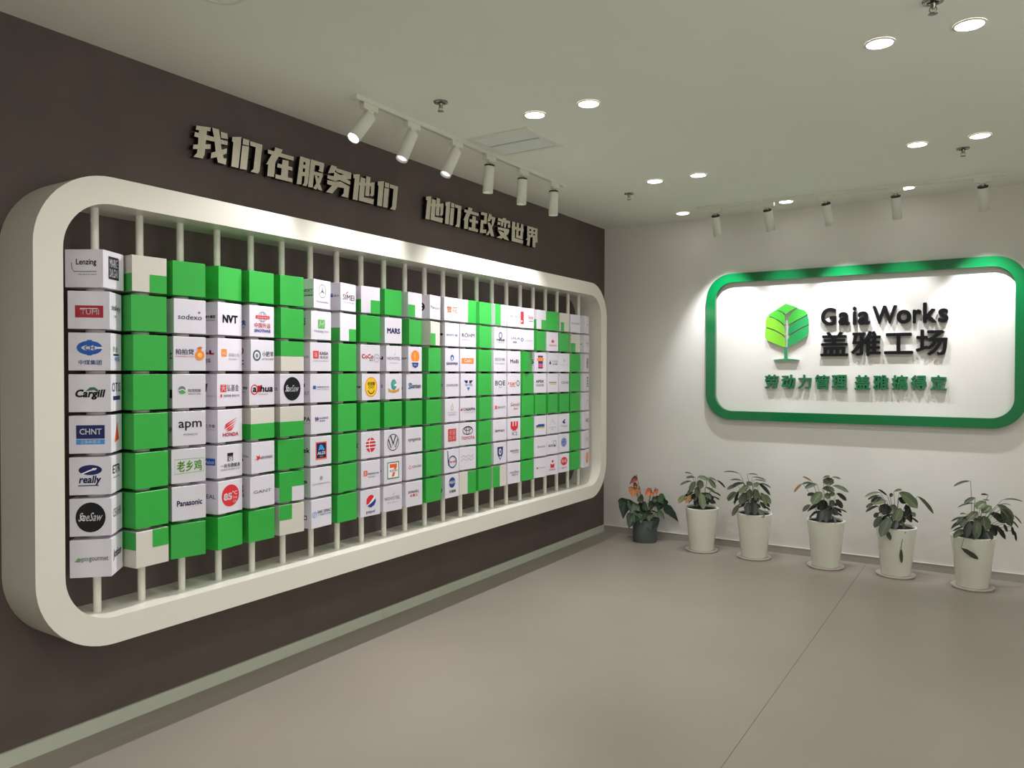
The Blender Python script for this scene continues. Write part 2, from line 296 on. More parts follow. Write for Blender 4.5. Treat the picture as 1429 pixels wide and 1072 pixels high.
cube(5,5,'c','half cream half green cube, cream on top',gq['LO'],gq['LO'])
cube(5,6,'w','white cube, red running star and thin black capitals',[P([(-.78,-.14),(-.5,-.02),(-.62,.16),(-.4,.08),(-.28,.2),(-.3,.02),(-.16,-.04),(-.36,-.1),(-.5,-.22),(-.5,-.1)],R),T('ARAMARK',-.2,-.12,.85,.08,(70,70,80),0,.2)],[T('ROYAL',0,.05,.8,.2,G,0),E(.2,-.12,.12,.1,K)])
cube(5,7,'w','white cube, wide thin grey capitals',[T('GANT',-.72,-.1,.72,.1,G,0)],[E(.1,.35,.28,.28,K),Q(0,.0,.4,.2,(60,50,46)),T('肯德基',0,-.3,.45,-.05,K,2)])
cube(6,1,'g',''); cube(6,2,'g',''); cube(6,6,'g','')
cube(6,3,'c','half green half cream cube, green on top',gq['UP'],gq['UP'])
cube(6,4,'w','white cube, black disc with white script word',SEE,[T('大江',0,-.1,.8,.1,N,2)])
cube(6,5,'c','half cream half green cube, cream on top',gq['LO'],gq['LO'])
cube(6,7,'g','green cube, pale lower quarter of one face',gq['WLR'],gq['WLO'])
cube(6,8,'c','cream cube, green upper quarter of one face',gq['UL'])
cube(7,1,'w','white cube, thin ring enclosing a three pointed star',[RG(0,.22,.42,.46,.045,(90,90,98)),P([(0,.66),(.06,.25),(-.06,.25)],(90,90,98)),P([(.36,.0),(.02,.3),(-.04,.2)],(90,90,98)),P([(-.36,.0),(-.02,.3),(.04,.2)],(90,90,98)),T('Mercedes-Benz',-.72,-.6,.72,-.42,LG,0)],[T('NEXT',.1,.1,.9,.3,K,2),L([(0,.02),(.9,.02)],.03,GN),T('科技集团',.1,-.2,.9,-.06,K,1)])
cube(7,2,'w','white cube, small green square with slanted white letter',[Q(-.32,-.2,.36,.42,(94,180,80)),T('H',-.18,-.1,.24,.34,Wt,1,.3),T('Holiday Inn',-.66,-.54,.7,-.3,LG,0)],[T('0.5',.2,.0,.5,.5,K,2)])
cube(7,3,'w','white cube, red square and stacked dark lettering',[Q(-.74,-.12,-.2,.42,(224,72,62)),T('a',-.6,.0,-.34,.3,Wt,1),T('KAISA',-.1,.14,.7,.38,(90,84,90),2),T('佳兆业',-.1,-.12,.7,.08,(90,84,90),1),T('GROUP HOLDINGS',-.74,-.32,.7,-.24,LG)],[T('大众',.2,-.1,.9,.1,N,0)])
cube(7,4,'w','white cube, tiny blue square and blue line of characters',[Q(-.75,-.06,-.48,.18,B),T('中国铁塔有限公司',-.42,.02,.75,.14,B,1),T('CHINA TOWER CO',-.42,-.12,.75,-.04,LG)],[E(.2,.2,.3,.22,N),T('ULF',.3,-.45,.9,-.2,G,0)])
cube(7,5,'w','white cube, purple knot mark beside tiny purple text',[T('钟',-.62,-.14,-.25,.2,PU,2),T('ALLIANCE',-.2,.02,.7,.16,PU,1),T('众业达',-.2,-.16,.4,-.04,PU,2)],[T('PPA',.1,-.1,.95,.2,K,2),T('GROUP',.2,-.3,.9,-.22,G)])
cube(7,6,'w','white cube, orange bordered navy panel with white letters',[Q(-.5,-.62,.56,.62,(235,110,60)),Q(-.42,-.52,.48,.54,(24,34,84)),P([(-.28,.0),(-.1,.42),(.1,.4),(.36,.05),(.3,.0),(-.02,.08)],LB),T('ALDI',-.34,-.28,.4,-.06,Wt,4),T('SÜD',-.12,-.44,.18,-.36,Wt,0)],[T('tek',.1,-.1,.95,.25,K,2)])
cube(7,7,'w','white cube, small round wave mark over spaced thin letters',[E(0,.25,.15,.17,LG),L([(-.14,.3),(.14,.34)],.03,G),L([(-.14,.2),(.14,.24)],.03,G),T('pullman',-.8,-.2,.8,-.04,LG,0)],[T('ga',.2,-.1,.7,.15,K,2)])
cube(7,8,'w','white cube, blue ring mark and slanted black capitals',[RG(-.7,-.05,.2,.2,.04,LB),L([(-.72,-.2),(-.68,.1)],.06,LB),T('SAIC GMAC',-.4,.0,.95,.2,(50,60,80),2,.15),T('上汽通用汽车金融',-.4,-.18,.95,-.06,LB,1)],[Q(.3,-.4,.6,-.1,K),Q(.36,-.34,.54,-.16,Wt)])
cube(8,1,'w','white cube, dark angular letters with one red stroke',[T('SIMEI',-.75,-.2,.78,.2,(80,76,84),1),L([(-.35,.24),(-.05,.4)],.08,R),T('斯美家居',-.7,-.42,.75,-.34,LG)],[T('S',.0,-.05,.4,.2,(50,60,170),4),T('森马',.45,-.02,.85,.12,B,1)])
cube(8,2,'w','white cube, green lower corner on one face',[Q(.1,-1,1,-.1,'g')],[Q(-1,-1,1,-.05,'g')])
for r in range(3,9): cube(8,r,'g','')
cube(9,1,'w','white cube, green lower quarter on one face',gq['LR'],gq['LO'])
cube(9,2,'g',''); cube(9,5,'g','')
cube(9,3,'w','white cube, chunky red letters beside a drawn head',[T('CoCo',-.88,-.05,.3,.3,R,3),T('都可',-.1,-.24,.3,-.1,G,2),RG(.65,.0,.27,.3,.03,G),T('co',.5,-.06,.82,.06,G)])
cube(9,4,'w','white cube, yellow orange round badge with face',[E(0,0,.68,.76,O),E(0,0,.6,.68,Y),arc(0,-.1,.36,200,340,.08,K,12,.4),T('老娘舅',-.4,.1,.4,.4,(110,80,20),2),T('OO',-.3,-.12,.3,.08,(110,80,20),1)],[T('19',.2,-.1,.9,.1,K,1)])
cube(9,6,'w','white cube, red globe crossed by white lines',[E(0,0,.52,.56,(204,50,62)),L([(0,.6),(-.16,.2),(-.16,-.2),(0,-.6)],.06,Wt),L([(-.6,.3),(.6,.3)],.07,Wt),L([(-.6,.05),(.6,.05)],.07,Wt),L([(-.6,-.2),(.6,-.2)],.07,Wt)],[T('42',.2,-.15,.7,.15,N,1)])
cube(9,7,'w','white cube, small orange square and grey lowercase word',[Q(-.75,-.12,-.36,.28,(235,110,70)),T('B',-.64,-.04,-.46,.2,Wt,1),T('bestore',-.3,-.06,.85,.12,G,2),T('良品铺子',-.3,-.28,.5,-.18,G,0)],[E(.3,0,.12,.12,K)])
cube(9,8,'w','white cube, red white and blue disc over lowercase word',[E(.05,.12,.5,.48,Wt),P([(-.42,.0),(-.4,.3),(-.2,.52),(.05,.6),(.3,.54),(.36,.4),(.1,.16),(-.2,-.1),(-.38,-.12)],R),P([(-.3,-.2),(-.0,-.08),(.3,.1),(.5,.3),(.55,.05),(.4,-.22),(.1,-.36),(-.12,-.34)],(36,60,140)),T('pepsi',-.42,-.86,.46,-.56,(70,84,150),1)],[E(.3,0,.12,.1,K)])
cube(10,1,'g',''); cube(10,5,'g','')
cube(10,2,'w','white cube, bold navy capitals of four letters',[T('MARS',-.74,-.24,.78,.2,(58,50,120),4)],[E(.1,.2,.1,.12,K)])
cube(10,3,'w','white cube, thin spaced grey capitals under a tick',NOV,[T('N',.1,-.1,.7,.15,K,3)])
cube(10,4,'w','white cube, blue green globe on a gold ribbon',[E(0,.15,.34,.42,(60,140,160)),E(.05,.2,.2,.26,(90,170,120)),P([(-.7,-.1),(-.3,-.28),(.3,-.28),(.7,-.1),(.62,-.4),(.0,-.5),(-.62,-.4)],(206,150,60)),P([(0,.1),(.35,.25),(.3,.02)],Wt)],[T('N1',.1,-.1,.7,.15,PU,2)])
cube(10,6,'w','white cube, thin black ring holding stacked letter shapes',[RG(0,.0,.62,.64,.06,K),P([(-.34,.52),(-.22,.52),(0,.0),(.22,.52),(.34,.52),(.06,-.1),(-.06,-.1)],K),L([(-.52,.25),(-.24,-.42),(0,-.05),(.24,-.42),(.52,.25)],.1,K)],[Q(.1,-.1,.5,.1,K)])
cube(10,7,'w','white cube, green bordered panel with orange seven',[Q(-.66,-.66,.66,.66,(40,130,84)),Q(-.58,-.58,.58,.58,(240,240,240)),P([(-.4,.5),(.42,.5),(.42,.28),(.1,-.5),(-.18,-.5),(.1,.2),(-.4,.2)],(238,96,46)),Q(-.4,-.16,.5,.06,(240,240,240)),T('ELEVEN',-.38,-.12,.46,.04,(40,130,84),2)],[T('xi',.3,-.05,.7,.1,N)])
cube(10,8,'w','white cube, wide spaced grey capitals under a tick',NOV,[T('I',.3,-.1,.6,.15,K,2)])
cube(11,1,'w','white cube, green lower quarter beside the pole edge',gq['LL'])
cube(11,2,'g',''); cube(11,5,'g','')
cube(11,3,'w','white cube, tall orange dome on a navy bowl',[E(0,.2,.62,.52,(242,140,50)),L([(-.06,-.1),(-.06,.5)],.06,(250,220,180)),P([(-.5,-.28),(.5,-.28),(.38,-.6),(0,-.74),(-.38,-.6)],(44,60,140)),Q(-.66,-.28,.66,-.2,Wt),T('NGC',-.24,-.56,.24,-.4,Wt,1)],[T('JBF',.1,-.1,.9,.12,G,1)])
cube(11,4,'w','white cube, tall navy word with light blue initial',[T('S',-.75,-.25,-.45,.28,LB,3,.1),T('Santen',-.5,-.18,.82,.22,N,2)],[Q(.3,-.3,.6,-.05,K)])
cube(11,6,'w','white cube, thin dark lowercase word',[T('syngenta',-.7,-.16,.8,.16,(90,84,100),1)],[T('c',.3,-.05,.5,.1,N)])
cube(11,7,'w','white cube, small orange diamond and grey letters',[P([(-.7,0),(-.52,.18),(-.34,0),(-.52,-.18)],(220,110,70)),E(-.52,0,.08,.08,Wt),T('CE:ION',-.25,-.08,.85,.12,G,1)])
cube(11,8,'w','white cube, black capitals above small red characters',[T('DURACELL',-.7,.08,.6,.28,(60,56,60),3),T('金霸王',-.5,-.22,.45,.0,(226,90,80),1)],[P([(.1,.0),(.3,.2),(.4,-.1)],R)])
cube(12,1,'w','grey white cube, faint grey word',[T('Mercure',-.85,-.14,.85,.14,G,0),T('HOTELS',-.4,-.36,.4,-.28,LG)],[E(.2,.0,.34,.36,K),E(.2,.0,.2,.2,Wt),Q(.1,-.1,.4,.1,K)])
cube(12,2,'c','cream cube, green lower quarter beside pole edge',gq['LL'])
for r in range(3,9): cube(12,r,'g','')
cube(13,1,'w','white cube, two small orange characters',[T('雪花',-.7,-.3,.8,.26,(232,160,80),1)])
cube(13,2,'w','white cube, tiny slanted blue grey word',[T('ISOFT 软',-.8,-.14,.8,.08,(90,100,140),1)],[E(.6,.0,.2,.1,K)])
cube(13,3,'w','white cube, blue wheat ears mark over blue letters',[E(0,.2,.24,.26,(44,80,160)),E(0,.14,.1,.14,Wt),T('GRAMMER',-.82,-.42,.82,-.2,(44,60,140),3)])
cube(13,4,'w','white cube, thin slanted grey word',[T('ZWERGER',-.85,-.1,.85,.1,G,0,.2)],[T('E',.5,-.1,.8,.1,K,1)])
cube(13,5,'w','white cube, slim gold flame above tiny lines',[RG(0,.22,.15,.2,.05,(190,160,100)),L([(.0,.4),(.06,.6)],.05,(190,160,100)),T('LE PAPILLON',-.7,-.22,.7,-.14,LG),T('PLAZA',-.5,-.42,.5,-.32,G,0)])
cube(13,6,'w','white cube, red carved seal with four characters',[Q(-.5,-.5,.6,.6,(214,60,56)),T('老盛昌馆'[:2],-.4,.06,.5,.5,(240,200,200),1),T('昌和',-.4,-.42,.5,.0,(240,200,200),1)],[E(.6,.0,.1,.08,K)])
cube(13,7,'w','white cube, large navy looped letter with small red word',[RG(.1,-.1,.52,.5,.1,(44,54,110)),L([(-.55,.9),(-.5,.0),(-.4,-.4)],.1,(44,54,110)),T('brsh',-.3,-.18,.6,.02,R,2)])
cube(13,8,'w','white cube, navy lattice globe over black characters',[E(.0,.3,.46,.46,(44,66,130)),L([(-.5,.3),(.5,.3)],.04,Wt),T('PEST',-.36,.18,.4,.44,Wt,2),T('万国网',-.45,-.6,.5,-.36,K,2)],[E(.5,.3,.1,.1,K),L([(.4,-.2),(.7,-.2),(.6,-.5)],.08,K)])
cube(14,1,'w','white cube, one face half green',gq['RI'])
cube(14,2,'w','white cube, dark spaced capitals with dotted letter',[T('RÖHM',-.78,-.14,.82,.3,(70,66,74),1),T('SEMICONDUCTOR',-.78,-.42,.4,-.3,(230,190,190))])
cube(14,3,'w','white cube, orange oblong with white lettering',[Q(-.82,-.28,.72,.2,(240,140,60)),T('Codo',-.5,-.18,.4,.12,Wt,2)])
cube(14,4,'w','white cube, navy and blue pieces forming a pointed V',[P([(-.6,.4),(-.1,.4),(-.1,.2),(-.3,.12)],N),P([(.6,.4),(.1,.4),(.1,.2),(.3,.12)],N),T('VIKTOR',-.5,-.1,.55,.08,LB,1),P([(-.2,-.22),(.22,-.22),(0,-.5)],(40,130,190))])
cube(14,5,'w','white cube, small red mark and bold dark capitals',[P([(-.95,.0),(-.7,.18),(-.7,-.1),(-.95,-.1)],R),T('CASAPPA',-.6,-.12,.92,.14,(50,50,60),3),T('FLUID POWER',-.5,-.3,.8,-.22,LG)])
cube(14,6,'w','white cube, black crossed ellipses over red capitals',[RG(0,.3,.6,.36,.06,K),RG(0,.3,.2,.34,.06,K),RG(0,.46,.42,.16,.06,K),T('TOYOTA',-.78,-.5,.84,-.22,R,2)])
cube(14,7,'w','white cube, two rows of thin grey wave lines',[L([(-.8,.1),(-.5,.3),(-.2,.1),(.1,.3),(.4,.1),(.7,.36)],.035,G),L([(-.8,-.2),(-.5,.0),(-.2,-.2),(.1,.0),(.4,-.2),(.7,.0)],.035,G)])
cube(14,8,'c','cream cube, one face half green',[Q(.0,-1,1,1,'g')])
for r in range(1,9): cube(15,r,'g','')
cube(16,1,'w','white cube, green half beside pole edge',gq['LE'])
cube(16,2,'w','white cube, navy swirl circle over black characters',[RG(0,.25,.24,.28,.12,(60,70,130)),T('中通快递',-.7,-.3,.7,-.06,K,2),T('EXPRESS',-.6,-.46,.6,-.38,G)])
cube(16,3,'w','white cube, thin grey outlined characters',[T('白沙洲',-.8,.0,.7,.34,G,0),T('FARMERS',-.8,-.3,.7,-.18,LG)])
cube(16,4,'w','white cube, widely spaced dark letters B O E',[T('BOE',-.78,-.12,.8,.34,(70,70,80),1),T('官方',-.2,-.36,.3,-.24,G,1)])
cube(16,5,'w','white cube, pink square and spaced grey letters',[Q(-.8,-.16,-.45,.16,(230,80,90)),T('BAXY',-.3,-.1,.85,.1,G,0)])
cube(16,6,'w','white cube, slim dark lowercase word',[T('iamax',-.7,-.16,.7,.12,(84,84,104),1)])
cube(16,7,'w','white cube, navy shield crest',[P([(-.45,.6),(.45,.6),(.42,-.1),(0,-.68),(-.42,-.1)],(40,44,110)),E(0,.14,.2,.3,Wt),P([(-.14,-.3),(.14,-.3),(0,-.55)],Wt),E(0,.14,.1,.18,(40,44,110))])
cube(16,8,'c','cream cube, green half beside pole edge',gq['LE'])
cube(17,1,'w','white cube, faint thin grey capitals',[T('SECRET',-.6,-.12,.9,.14,LG,0),T('BY LIU',-.5,-.36,.5,-.28,LG)])
cube(17,2,'w','white cube, spaced thin letters over two characters',[T('JALA',-.5,-.1,.9,.2,G,0),T('伽蓝',-.2,-.4,.4,-.2,G,0)],[T('Y',.2,-.1,.8,.2,N,3)])
cube(17,3,'w','white cube, heavy dark four letter word',[T('MoBi',-.6,-.18,.7,.2,(60,56,60),2)])
cube(17,4,'w','white cube, orange word beside drawn hand',[T('rcar',-.9,-.12,.3,.14,(232,130,90),2),Q(-.7,-.26,.2,-.2,(232,130,90)),RG(.6,.06,.2,.26,.06,K)])
cube(17,5,'w','white cube, red script over three small red characters',[T('Genuid',-.6,.0,.8,.36,R,0,.2),T('真功夫',-.1,-.36,.55,-.16,R,1)])
cube(17,6,'w','white cube, red trident shape over thin letters',[Q(-.5,.1,-.2,.7,R),Q(-.05,.1,.2,.7,R),Q(.34,.1,.6,.7,R),Q(-.45,-.05,.55,.25,R),Q(-.25,-.2,.35,.0,R),T('K2',-.3,-.66,.5,-.32,(150,150,160),0)],[P([(.0,-.3),(.3,-.6),(.3,-.4)],K)])
cube(17,7,'w','white cube, grey handwritten word underlined',[T('wander',-.6,-.1,.8,.2,G,1,.2),L([(-.2,-.2),(.8,-.18)],.04,G)])
cube(17,8,'w','white cube, grey script above tiny dark characters',[T('mollen',-.6,-.02,.8,.26,G,0,.2),T('摩恩卫浴',-.3,-.24,.6,-.1,(100,100,110),2)])
cube(18,1,'w','white cube, red tag and red blue script',[Q(-.96,-.62,-.5,.62,(226,50,60)),E(-.78,-.35,.1,.1,Wt),T('Tempo',.1,-.2,.9,.3,(230,110,110),0,.2),T('tempo',.2,-.36,.9,-.22,B)])
cube(18,2,'w','white cube, blue diamond outline with faint word',[RG(-.7,.0,.18,.18,.09,B,4),T('LOGIC',-.2,-.12,.8,.0,LG,0)])
for r in range(3,9): cube(18,r,'g','')
cube(19,1,'w','white cube, green lower quarters on two faces',gq['LR'],gq['LO'])
cube(19,2,'g',''); cube(19,5,'g','')
cube(19,3,'w','white cube, navy jar with orange band and pink label',[Q(-.45,.46,.4,.66,(52,60,130)),E(-.02,.26,.6,.24,(240,140,60)),Q(-.4,-.16,.4,.1,(52,60,130)),Q(-.4,-.62,.4,-.16,(214,90,140)),Q(-.4,-.66,.4,-.56,N)],[T('P5',.1,-.2,.9,.25,K,1)])
cube(19,4,'w','white cube, bold dark capitals over grey characters',[T('APEX',-.7,.05,.6,.34,(50,50,56),3),T('艾派克斯',-.7,-.34,.6,-.08,G,1)])
cube(19,6,'w','white cube, blue oblong banner with yellow lower edge',[P([(-.7,.0),(-.3,.14),(.7,.14),(.7,-.14),(-.7,-.14)],(44,70,150)),Q(-.7,-.26,.7,-.14,(190,190,60))])
cube(19,7,'w','white cube, very faint grey script',[T('Brunello',-.4,-.12,.85,.14,LG,0,.2)])
cube(19,8,'w','white cube, tiny red mark and faint word',[P([(-.6,.0),(-.4,.12),(-.3,.0),(-.4,-.14)],(210,50,70)),T('VISION',-.1,-.08,.85,.06,LG,0)])
cube(20,1,'g',''); cube(20,5,'g','')
cube(20,2,'w','white cube, red tower figure over pink word',[P([(-.2,-.1),(-.2,.14),(-.06,.14),(0,.36),(.1,.14),(.26,.14),(.26,-.1)],(226,60,70)),T('PAGODA',-.6,-.5,.7,-.3,(232,120,130),0)])
cube(20,3,'w','white cube, navy sail mark and two grey lines',[P([(-.8,-.2),(-.6,.3),(-.4,-.2)],N),T('LULU',-.1,.02,.9,.2,G,0),T('乐领',-.1,-.28,.9,-.1,G,1)])
cube(20,4,'w','white cube, tiny dark word over yellow line',[T('minimo',-.7,.0,.7,.14,(90,80,80),3),Q(-.6,-.16,.6,-.08,(214,190,80))])
cube(20,6,'w','white cube, thin tree outline over spaced dots',[L([(-.2,.2),(.05,.56),(.3,.2),(-.2,.2)],.04,G),L([(-.4,-.06),(-.4,.1)],.05,G),L([(.4,-.06),(.4,.1)],.05,G),T('AZURE',-.7,-.36,.7,-.26,LG,0),T('酒店',-.2,-.6,.2,-.46,LG)])
cube(20,7,'w','white cube, small blue word beside navy framed figure',[T('acs',-.6,-.2,.1,.04,(60,70,110),1),('L',[(.2,-.2),(.2,.4),(.65,.4),(.65,-.2),(.2,-.2)],.05,N),P([(.3,-.2),(.36,.1),(.6,-.2)],N)])
cube(20,8,'w','white cube, red figure reading over red characters',[E(.08,.42,.16,.14,(214,60,62)),P([(-.3,.2),(.05,.08),(.4,.2),(.36,-.26),(-.26,-.26)],(204,44,52)),T('悦读社',-.5,-.56,.6,-.36,(222,100,110),1)],[T('h',.1,-.2,.9,.0,B,1)])
cube(21,1,'c','cream cube, small green block low on one face',[Q(-.8,-1,-.1,0,'g')])
cube(21,2,'g',''); cube(21,5,'g','')
cube(21,3,'w','white cube, tiny dotted circle over faint letters',[E(.1,.2,.16,.14,(190,190,204)),T('pullman',-.6,-.28,.8,-.18,LG)])
cube(21,4,'w','white cube, thin dark outlined capitals',[T('CELINE',-.75,-.12,.85,.14,G,0)],[Q(.3,-.1,.6,.3,N)])
cube(21,6,'w','white cube, dark blue leaping fish over small word',[P([(-.3,.1),(.1,.4),(.3,.36),(.08,.16),(.36,.0),(.0,-.1)],(40,60,120)),T('Toucan',-.5,-.42,.6,-.24,(90,100,130),0)],[E(.5,.0,.1,.1,K)])
cube(21,7,'w','white cube, blue round monogram',[E(.0,.08,.5,.5,(50,90,180)),RG(.0,.08,.4,.4,.04,Wt),T('GE',-.3,-.16,.3,.3,Wt,1,.2)],[E(.6,-.1,.2,.12,K)])
cube(21,8,'w','white cube, red disc with white capitals',[E(.05,.2,.6,.46,(222,50,56)),T('RHS',-.36,.04,.46,.38,Wt,2),T('HEALTH',-.4,-.6,.5,-.44,(220,110,120),0)],[E(.4,-.1,.2,.14,K)])
cube(22,1,'w','grey white cube, faint thin line of text',[T('GOLDSTAR',-.8,-.1,.85,.1,G,0)])
cube(22,2,'c','cream cube, green lower quarter, last mixed cube',gq['LL'])
for r in range(3,9): cube(22,r,'g','')
cube(23,1,'w','grey white cube, small dark script',[T('apo',-.1,-.1,.5,.1,G,1)],[E(.2,.0,.24,.2,(120,110,80)),T('G',.1,-.1,.3,.1,K)])
cube(23,2,'w','white cube, faint grey stacked text',[T('GIVE',-.1,.05,.7,.2,G,0),T('心',.1,-.3,.5,-.1,G,0)],[T('ber',.0,-.1,.9,.08,R,2)])
cube(23,3,'w','white cube, tall brown oval badge',[E(.35,.0,.4,.6,(120,74,56)),E(.35,.0,.26,.44,(200,190,180)),E(.35,.05,.14,.24,(110,60,50))],[E(.2,.0,.3,.08,K)])
cube(23,4,'w','white cube, tall narrow navy block with white marks',[Q(.1,-.56,.62,.6,(40,46,70)),E(.36,.34,.14,.14,Wt),E(.36,.0,.14,.14,Wt),E(.36,-.34,.14,.14,Wt)],[T('B',.1,-.1,.5,.1,K,2)])
cube(23,5,'w','white cube, single thin grey dash of text',[T('DVTI',.0,-.06,.7,.06,G,0)],[P([(.0,-.1),(.2,.1),(.5,-.1)],K)])
cube(23,6,'w','white cube, thin dark letters N and E',[T('NEC',-.2,-.2,.9,.2,(90,90,104),1)],[T('3',.1,-.3,.5,.1,K,3)])
cube(23,7,'w','white cube, thin grey tall letters',[T('ITC',-.1,-.2,.8,.2,(150,146,150),0)],[T('R',.1,-.2,.7,.1,K,1)])
cube(23,8,'w','white cube, tall orange oval',[E(.3,.05,.44,.66,(232,130,76)),arc(.3,.1,.2,0,270,.07,(250,210,180))],[E(.1,-.1,.2,.2,K)])
# ---------------------------------------------------------------- glyph meshes
need = {}
def want(s, b, ext=0): need[(s, b, ext)] = None
for k_, (kd, ds, F_, L_) in D.items():
    for it in F_+L_:
        if it[0] == 'T': want(it[1], it[6+1-0] if False else it[7])
SIGN = []
LAT = list(zip('GaiaWorks', [(1.902,2.015),(2.032,2.113),(2.134,2.160),(2.171,2.257),(2.274,2.442),(2.440,2.539),(2.549,2.606),(2.616,2.705),(2.715,2.782)],
      ['C','x','i','x','C','x','x','k','x']))
zl = {'C': (1.848, 1.988), 'x': (1.846, 1.950), 'i': (1.847, 1.990), 'k': (1.847, 1.998)}
zl2 = {}
for ch, xr, t in LAT: SIGN.append((ch, xr, zl[t], 2.2, 'K'))
for ch, xr in zip('盖雅工场', [(1.899,2.104),(2.124,2.334),(2.357,2.554),(2.571,2.778)]):
    SIGN.append((ch, xr, (1.618, 1.778) if ch == '工' else (1.606, 1.798), 1.5, 'K'))
for ch, xr in zip('劳动力管理盖雅搞得定', [(1.469,1.578),(1.601,1.708),(1.730,1.832),(1.859,1.967),(1.985,2.098),(2.151,2.261),(2.281,2.390),(2.410,2.520),(2.539,2.646),(2.669,2.777)]):
    SIGN.append((ch, xr, (1.346, 1.460), 1.8, 'G'))
for ch, xr, zr, b, k_ in SIGN: want(ch, b, 1)
tmp = []
for key in need:
    c = bpy.data.curves.new('g', 'FONT'); c.body = key[0]; c.resolution_u = 3 if key[2] else 2
    if key[2]: c.extrude = .05; c.resolution_u = 6
    o = bpy.data.objects.new('g', c); COL.objects.link(o); tmp.append((key, o, c))
bpy.context.view_layer.update(); dg = bpy.context.evaluated_depsgraph_get()
for key, o, c in tmp:
    me = bpy.data.meshes.new_from_object(o.evaluated_get(dg))
    V = [v.co.copy() for v in me.vertices]; F = [tuple(p.vertices) for p in me.polygons]
    x0 = min(v.x for v in V); x1 = max(v.x for v in V); y0 = min(v.y for v in V); y1 = max(v.y for v in V)
    need[key] = ([((v.x-x0)/(x1-x0), (v.y-y0)/max(1e-6, y1-y0), (v.z+.05)/.1 if key[2] else 0) for v in V], F)
    bpy.data.meshes.remove(me)
    if key[1] or not key[2]:
        rr = (key[1] or .4)*(.0125 if not key[2] else .0125); n8 = 8 if key[2] else 4; V0, F0 = [tuple(v) for v in V], F; V, F = [], []
        for q in range(n8):
            t = 2*math.pi*q/n8+(math.pi/4 if n8 == 4 else 0)
            F += [tuple(len(V)+i for i in f) for f in F0]
            V += [(v[0]+rr*math.cos(t), v[1]+rr*math.sin(t), (v[2] if not key[2] else v[2]*(1+.004*q))) for v in V0]
        x0 = min(v[0] for v in V); x1 = max(v[0] for v in V); y0 = min(v[1] for v in V); y1 = max(v[1] for v in V)
        need[key] = ([((v[0]-x0)/(x1-x0), (v[1]-y0)/max(1e-6, y1-y0), (v[2]+.05)/.1 if key[2] else 0) for v in V], F)
for key, o, c in tmp: bpy.data.objects.remove(o); bpy.data.curves.remove(c)
# ---------------------------------------------------------------- cubes
def cube_mesh(m, nm):
    n = 16; hz = .1445/2; ch = .0012; V = []; F = []
    def sq(k, w):
        c, q = math.cos(2*math.pi*k/n), math.sin(2*math.pi*k/n); r = w/max(abs(c), abs(q)); return (c*r, q*r)
    def ci(k): return (.0162*math.cos(2*math.pi*k/n), .0162*math.sin(2*math.pi*k/n))
    rings = [[ci(k)+(hz,) for k in range(n)], [sq(k, A-ch)+(hz,) for k in range(n)], [sq(k, A)+(hz-ch,) for k in range(n)],
             [sq(k, A)+(-hz+ch,) for k in range(n)], [sq(k, A-ch)+(-hz,) for k in range(n)], [ci(k)+(-hz,) for k in range(n)]]
    for r_ in rings: V += r_
    for j in range(6):
        for k in range(n):
            a, b, c, d = j*n+k, j*n+(k+1) % n, ((j+1) % 6)*n+(k+1) % n, ((j+1) % 6)*n+k
            F.append((a, d, c, b))
    mb = MB(); mb.add(V, F, m); return mb.mesh(nm)
CM = {'w': cube_mesh(m_cubew, 'white_cube'), 'g': cube_mesh(m_cubeg, 'green_cube'), 'c': cube_mesh(m_cubec, 'cream_cube')}
ANG = [[31,43.5,45,45,45,45,45,44.5],[-2,-4,-.5,-1,0,2.5,2.5,3],[-5,-3,-4.5,-7,-7.5,-10,-9.5,-12],[12,10,9.5,7.5,8.5,7,9,8],[3,3,6,2,5.5,6.5,3,-1],[.5,2,2,-.5,-.5,-6.5,-3,-3],
[12,4.5,2,2,3.5,1.5,2.5,4],[12.5,10.5,7,5,4.5,4.5,4.5,2],[-.5,-2.5,-2.5,1.5,-2,-1,-1,-3.5],[1,1,5.5,3,-1,-1.5,-1.5,-4],[6.5,10,7.5,1,-.5,-1.5,-.5,-1.5],[13,15.5,8,3,1,-1.5,0,-.5],
[-2,.5,.5,.5,.5,-2,-2,.5],[-10,-8.5,-8.5,-6,-8.5,-11,-11,-11],[1.5,1.5,-1,-2,1.5,-1,-2,-1.5],[2,-.5,-3,-3,-4,-5.5,-2.5,-5.5],[-7.5,-7.5,-6,-7,-4,-7,-6.5,-6.5],[-11.5,-12.5,16,0,-5,-7.5,-7.5,-7.5],
[1.5,2.5,-6,-9,-3.5,-7,-8.5,-8.5],[-13.5,-7.5,-1,-4,.5,-6.5,-9.5,-9],[-2.5,-5.5,-11.5,-.5,-1,-8,-7.5,-7.5],[-5.5,-2.5,-7.5,-7,-3.5,-6.5,-6.5,-6],[13.5,10,12.5,11,11,7.5,8,8.5]]
ORD = ['top', 'second', 'third', 'fourth', 'fifth', 'sixth', 'seventh', 'bottom']
ONUM = 'first second third fourth fifth sixth seventh eighth ninth tenth eleventh twelfth thirteenth fourteenth fifteenth sixteenth seventeenth eighteenth nineteenth twentieth twenty-first twenty-second twenty-third'.split()
AZ = .1445/2
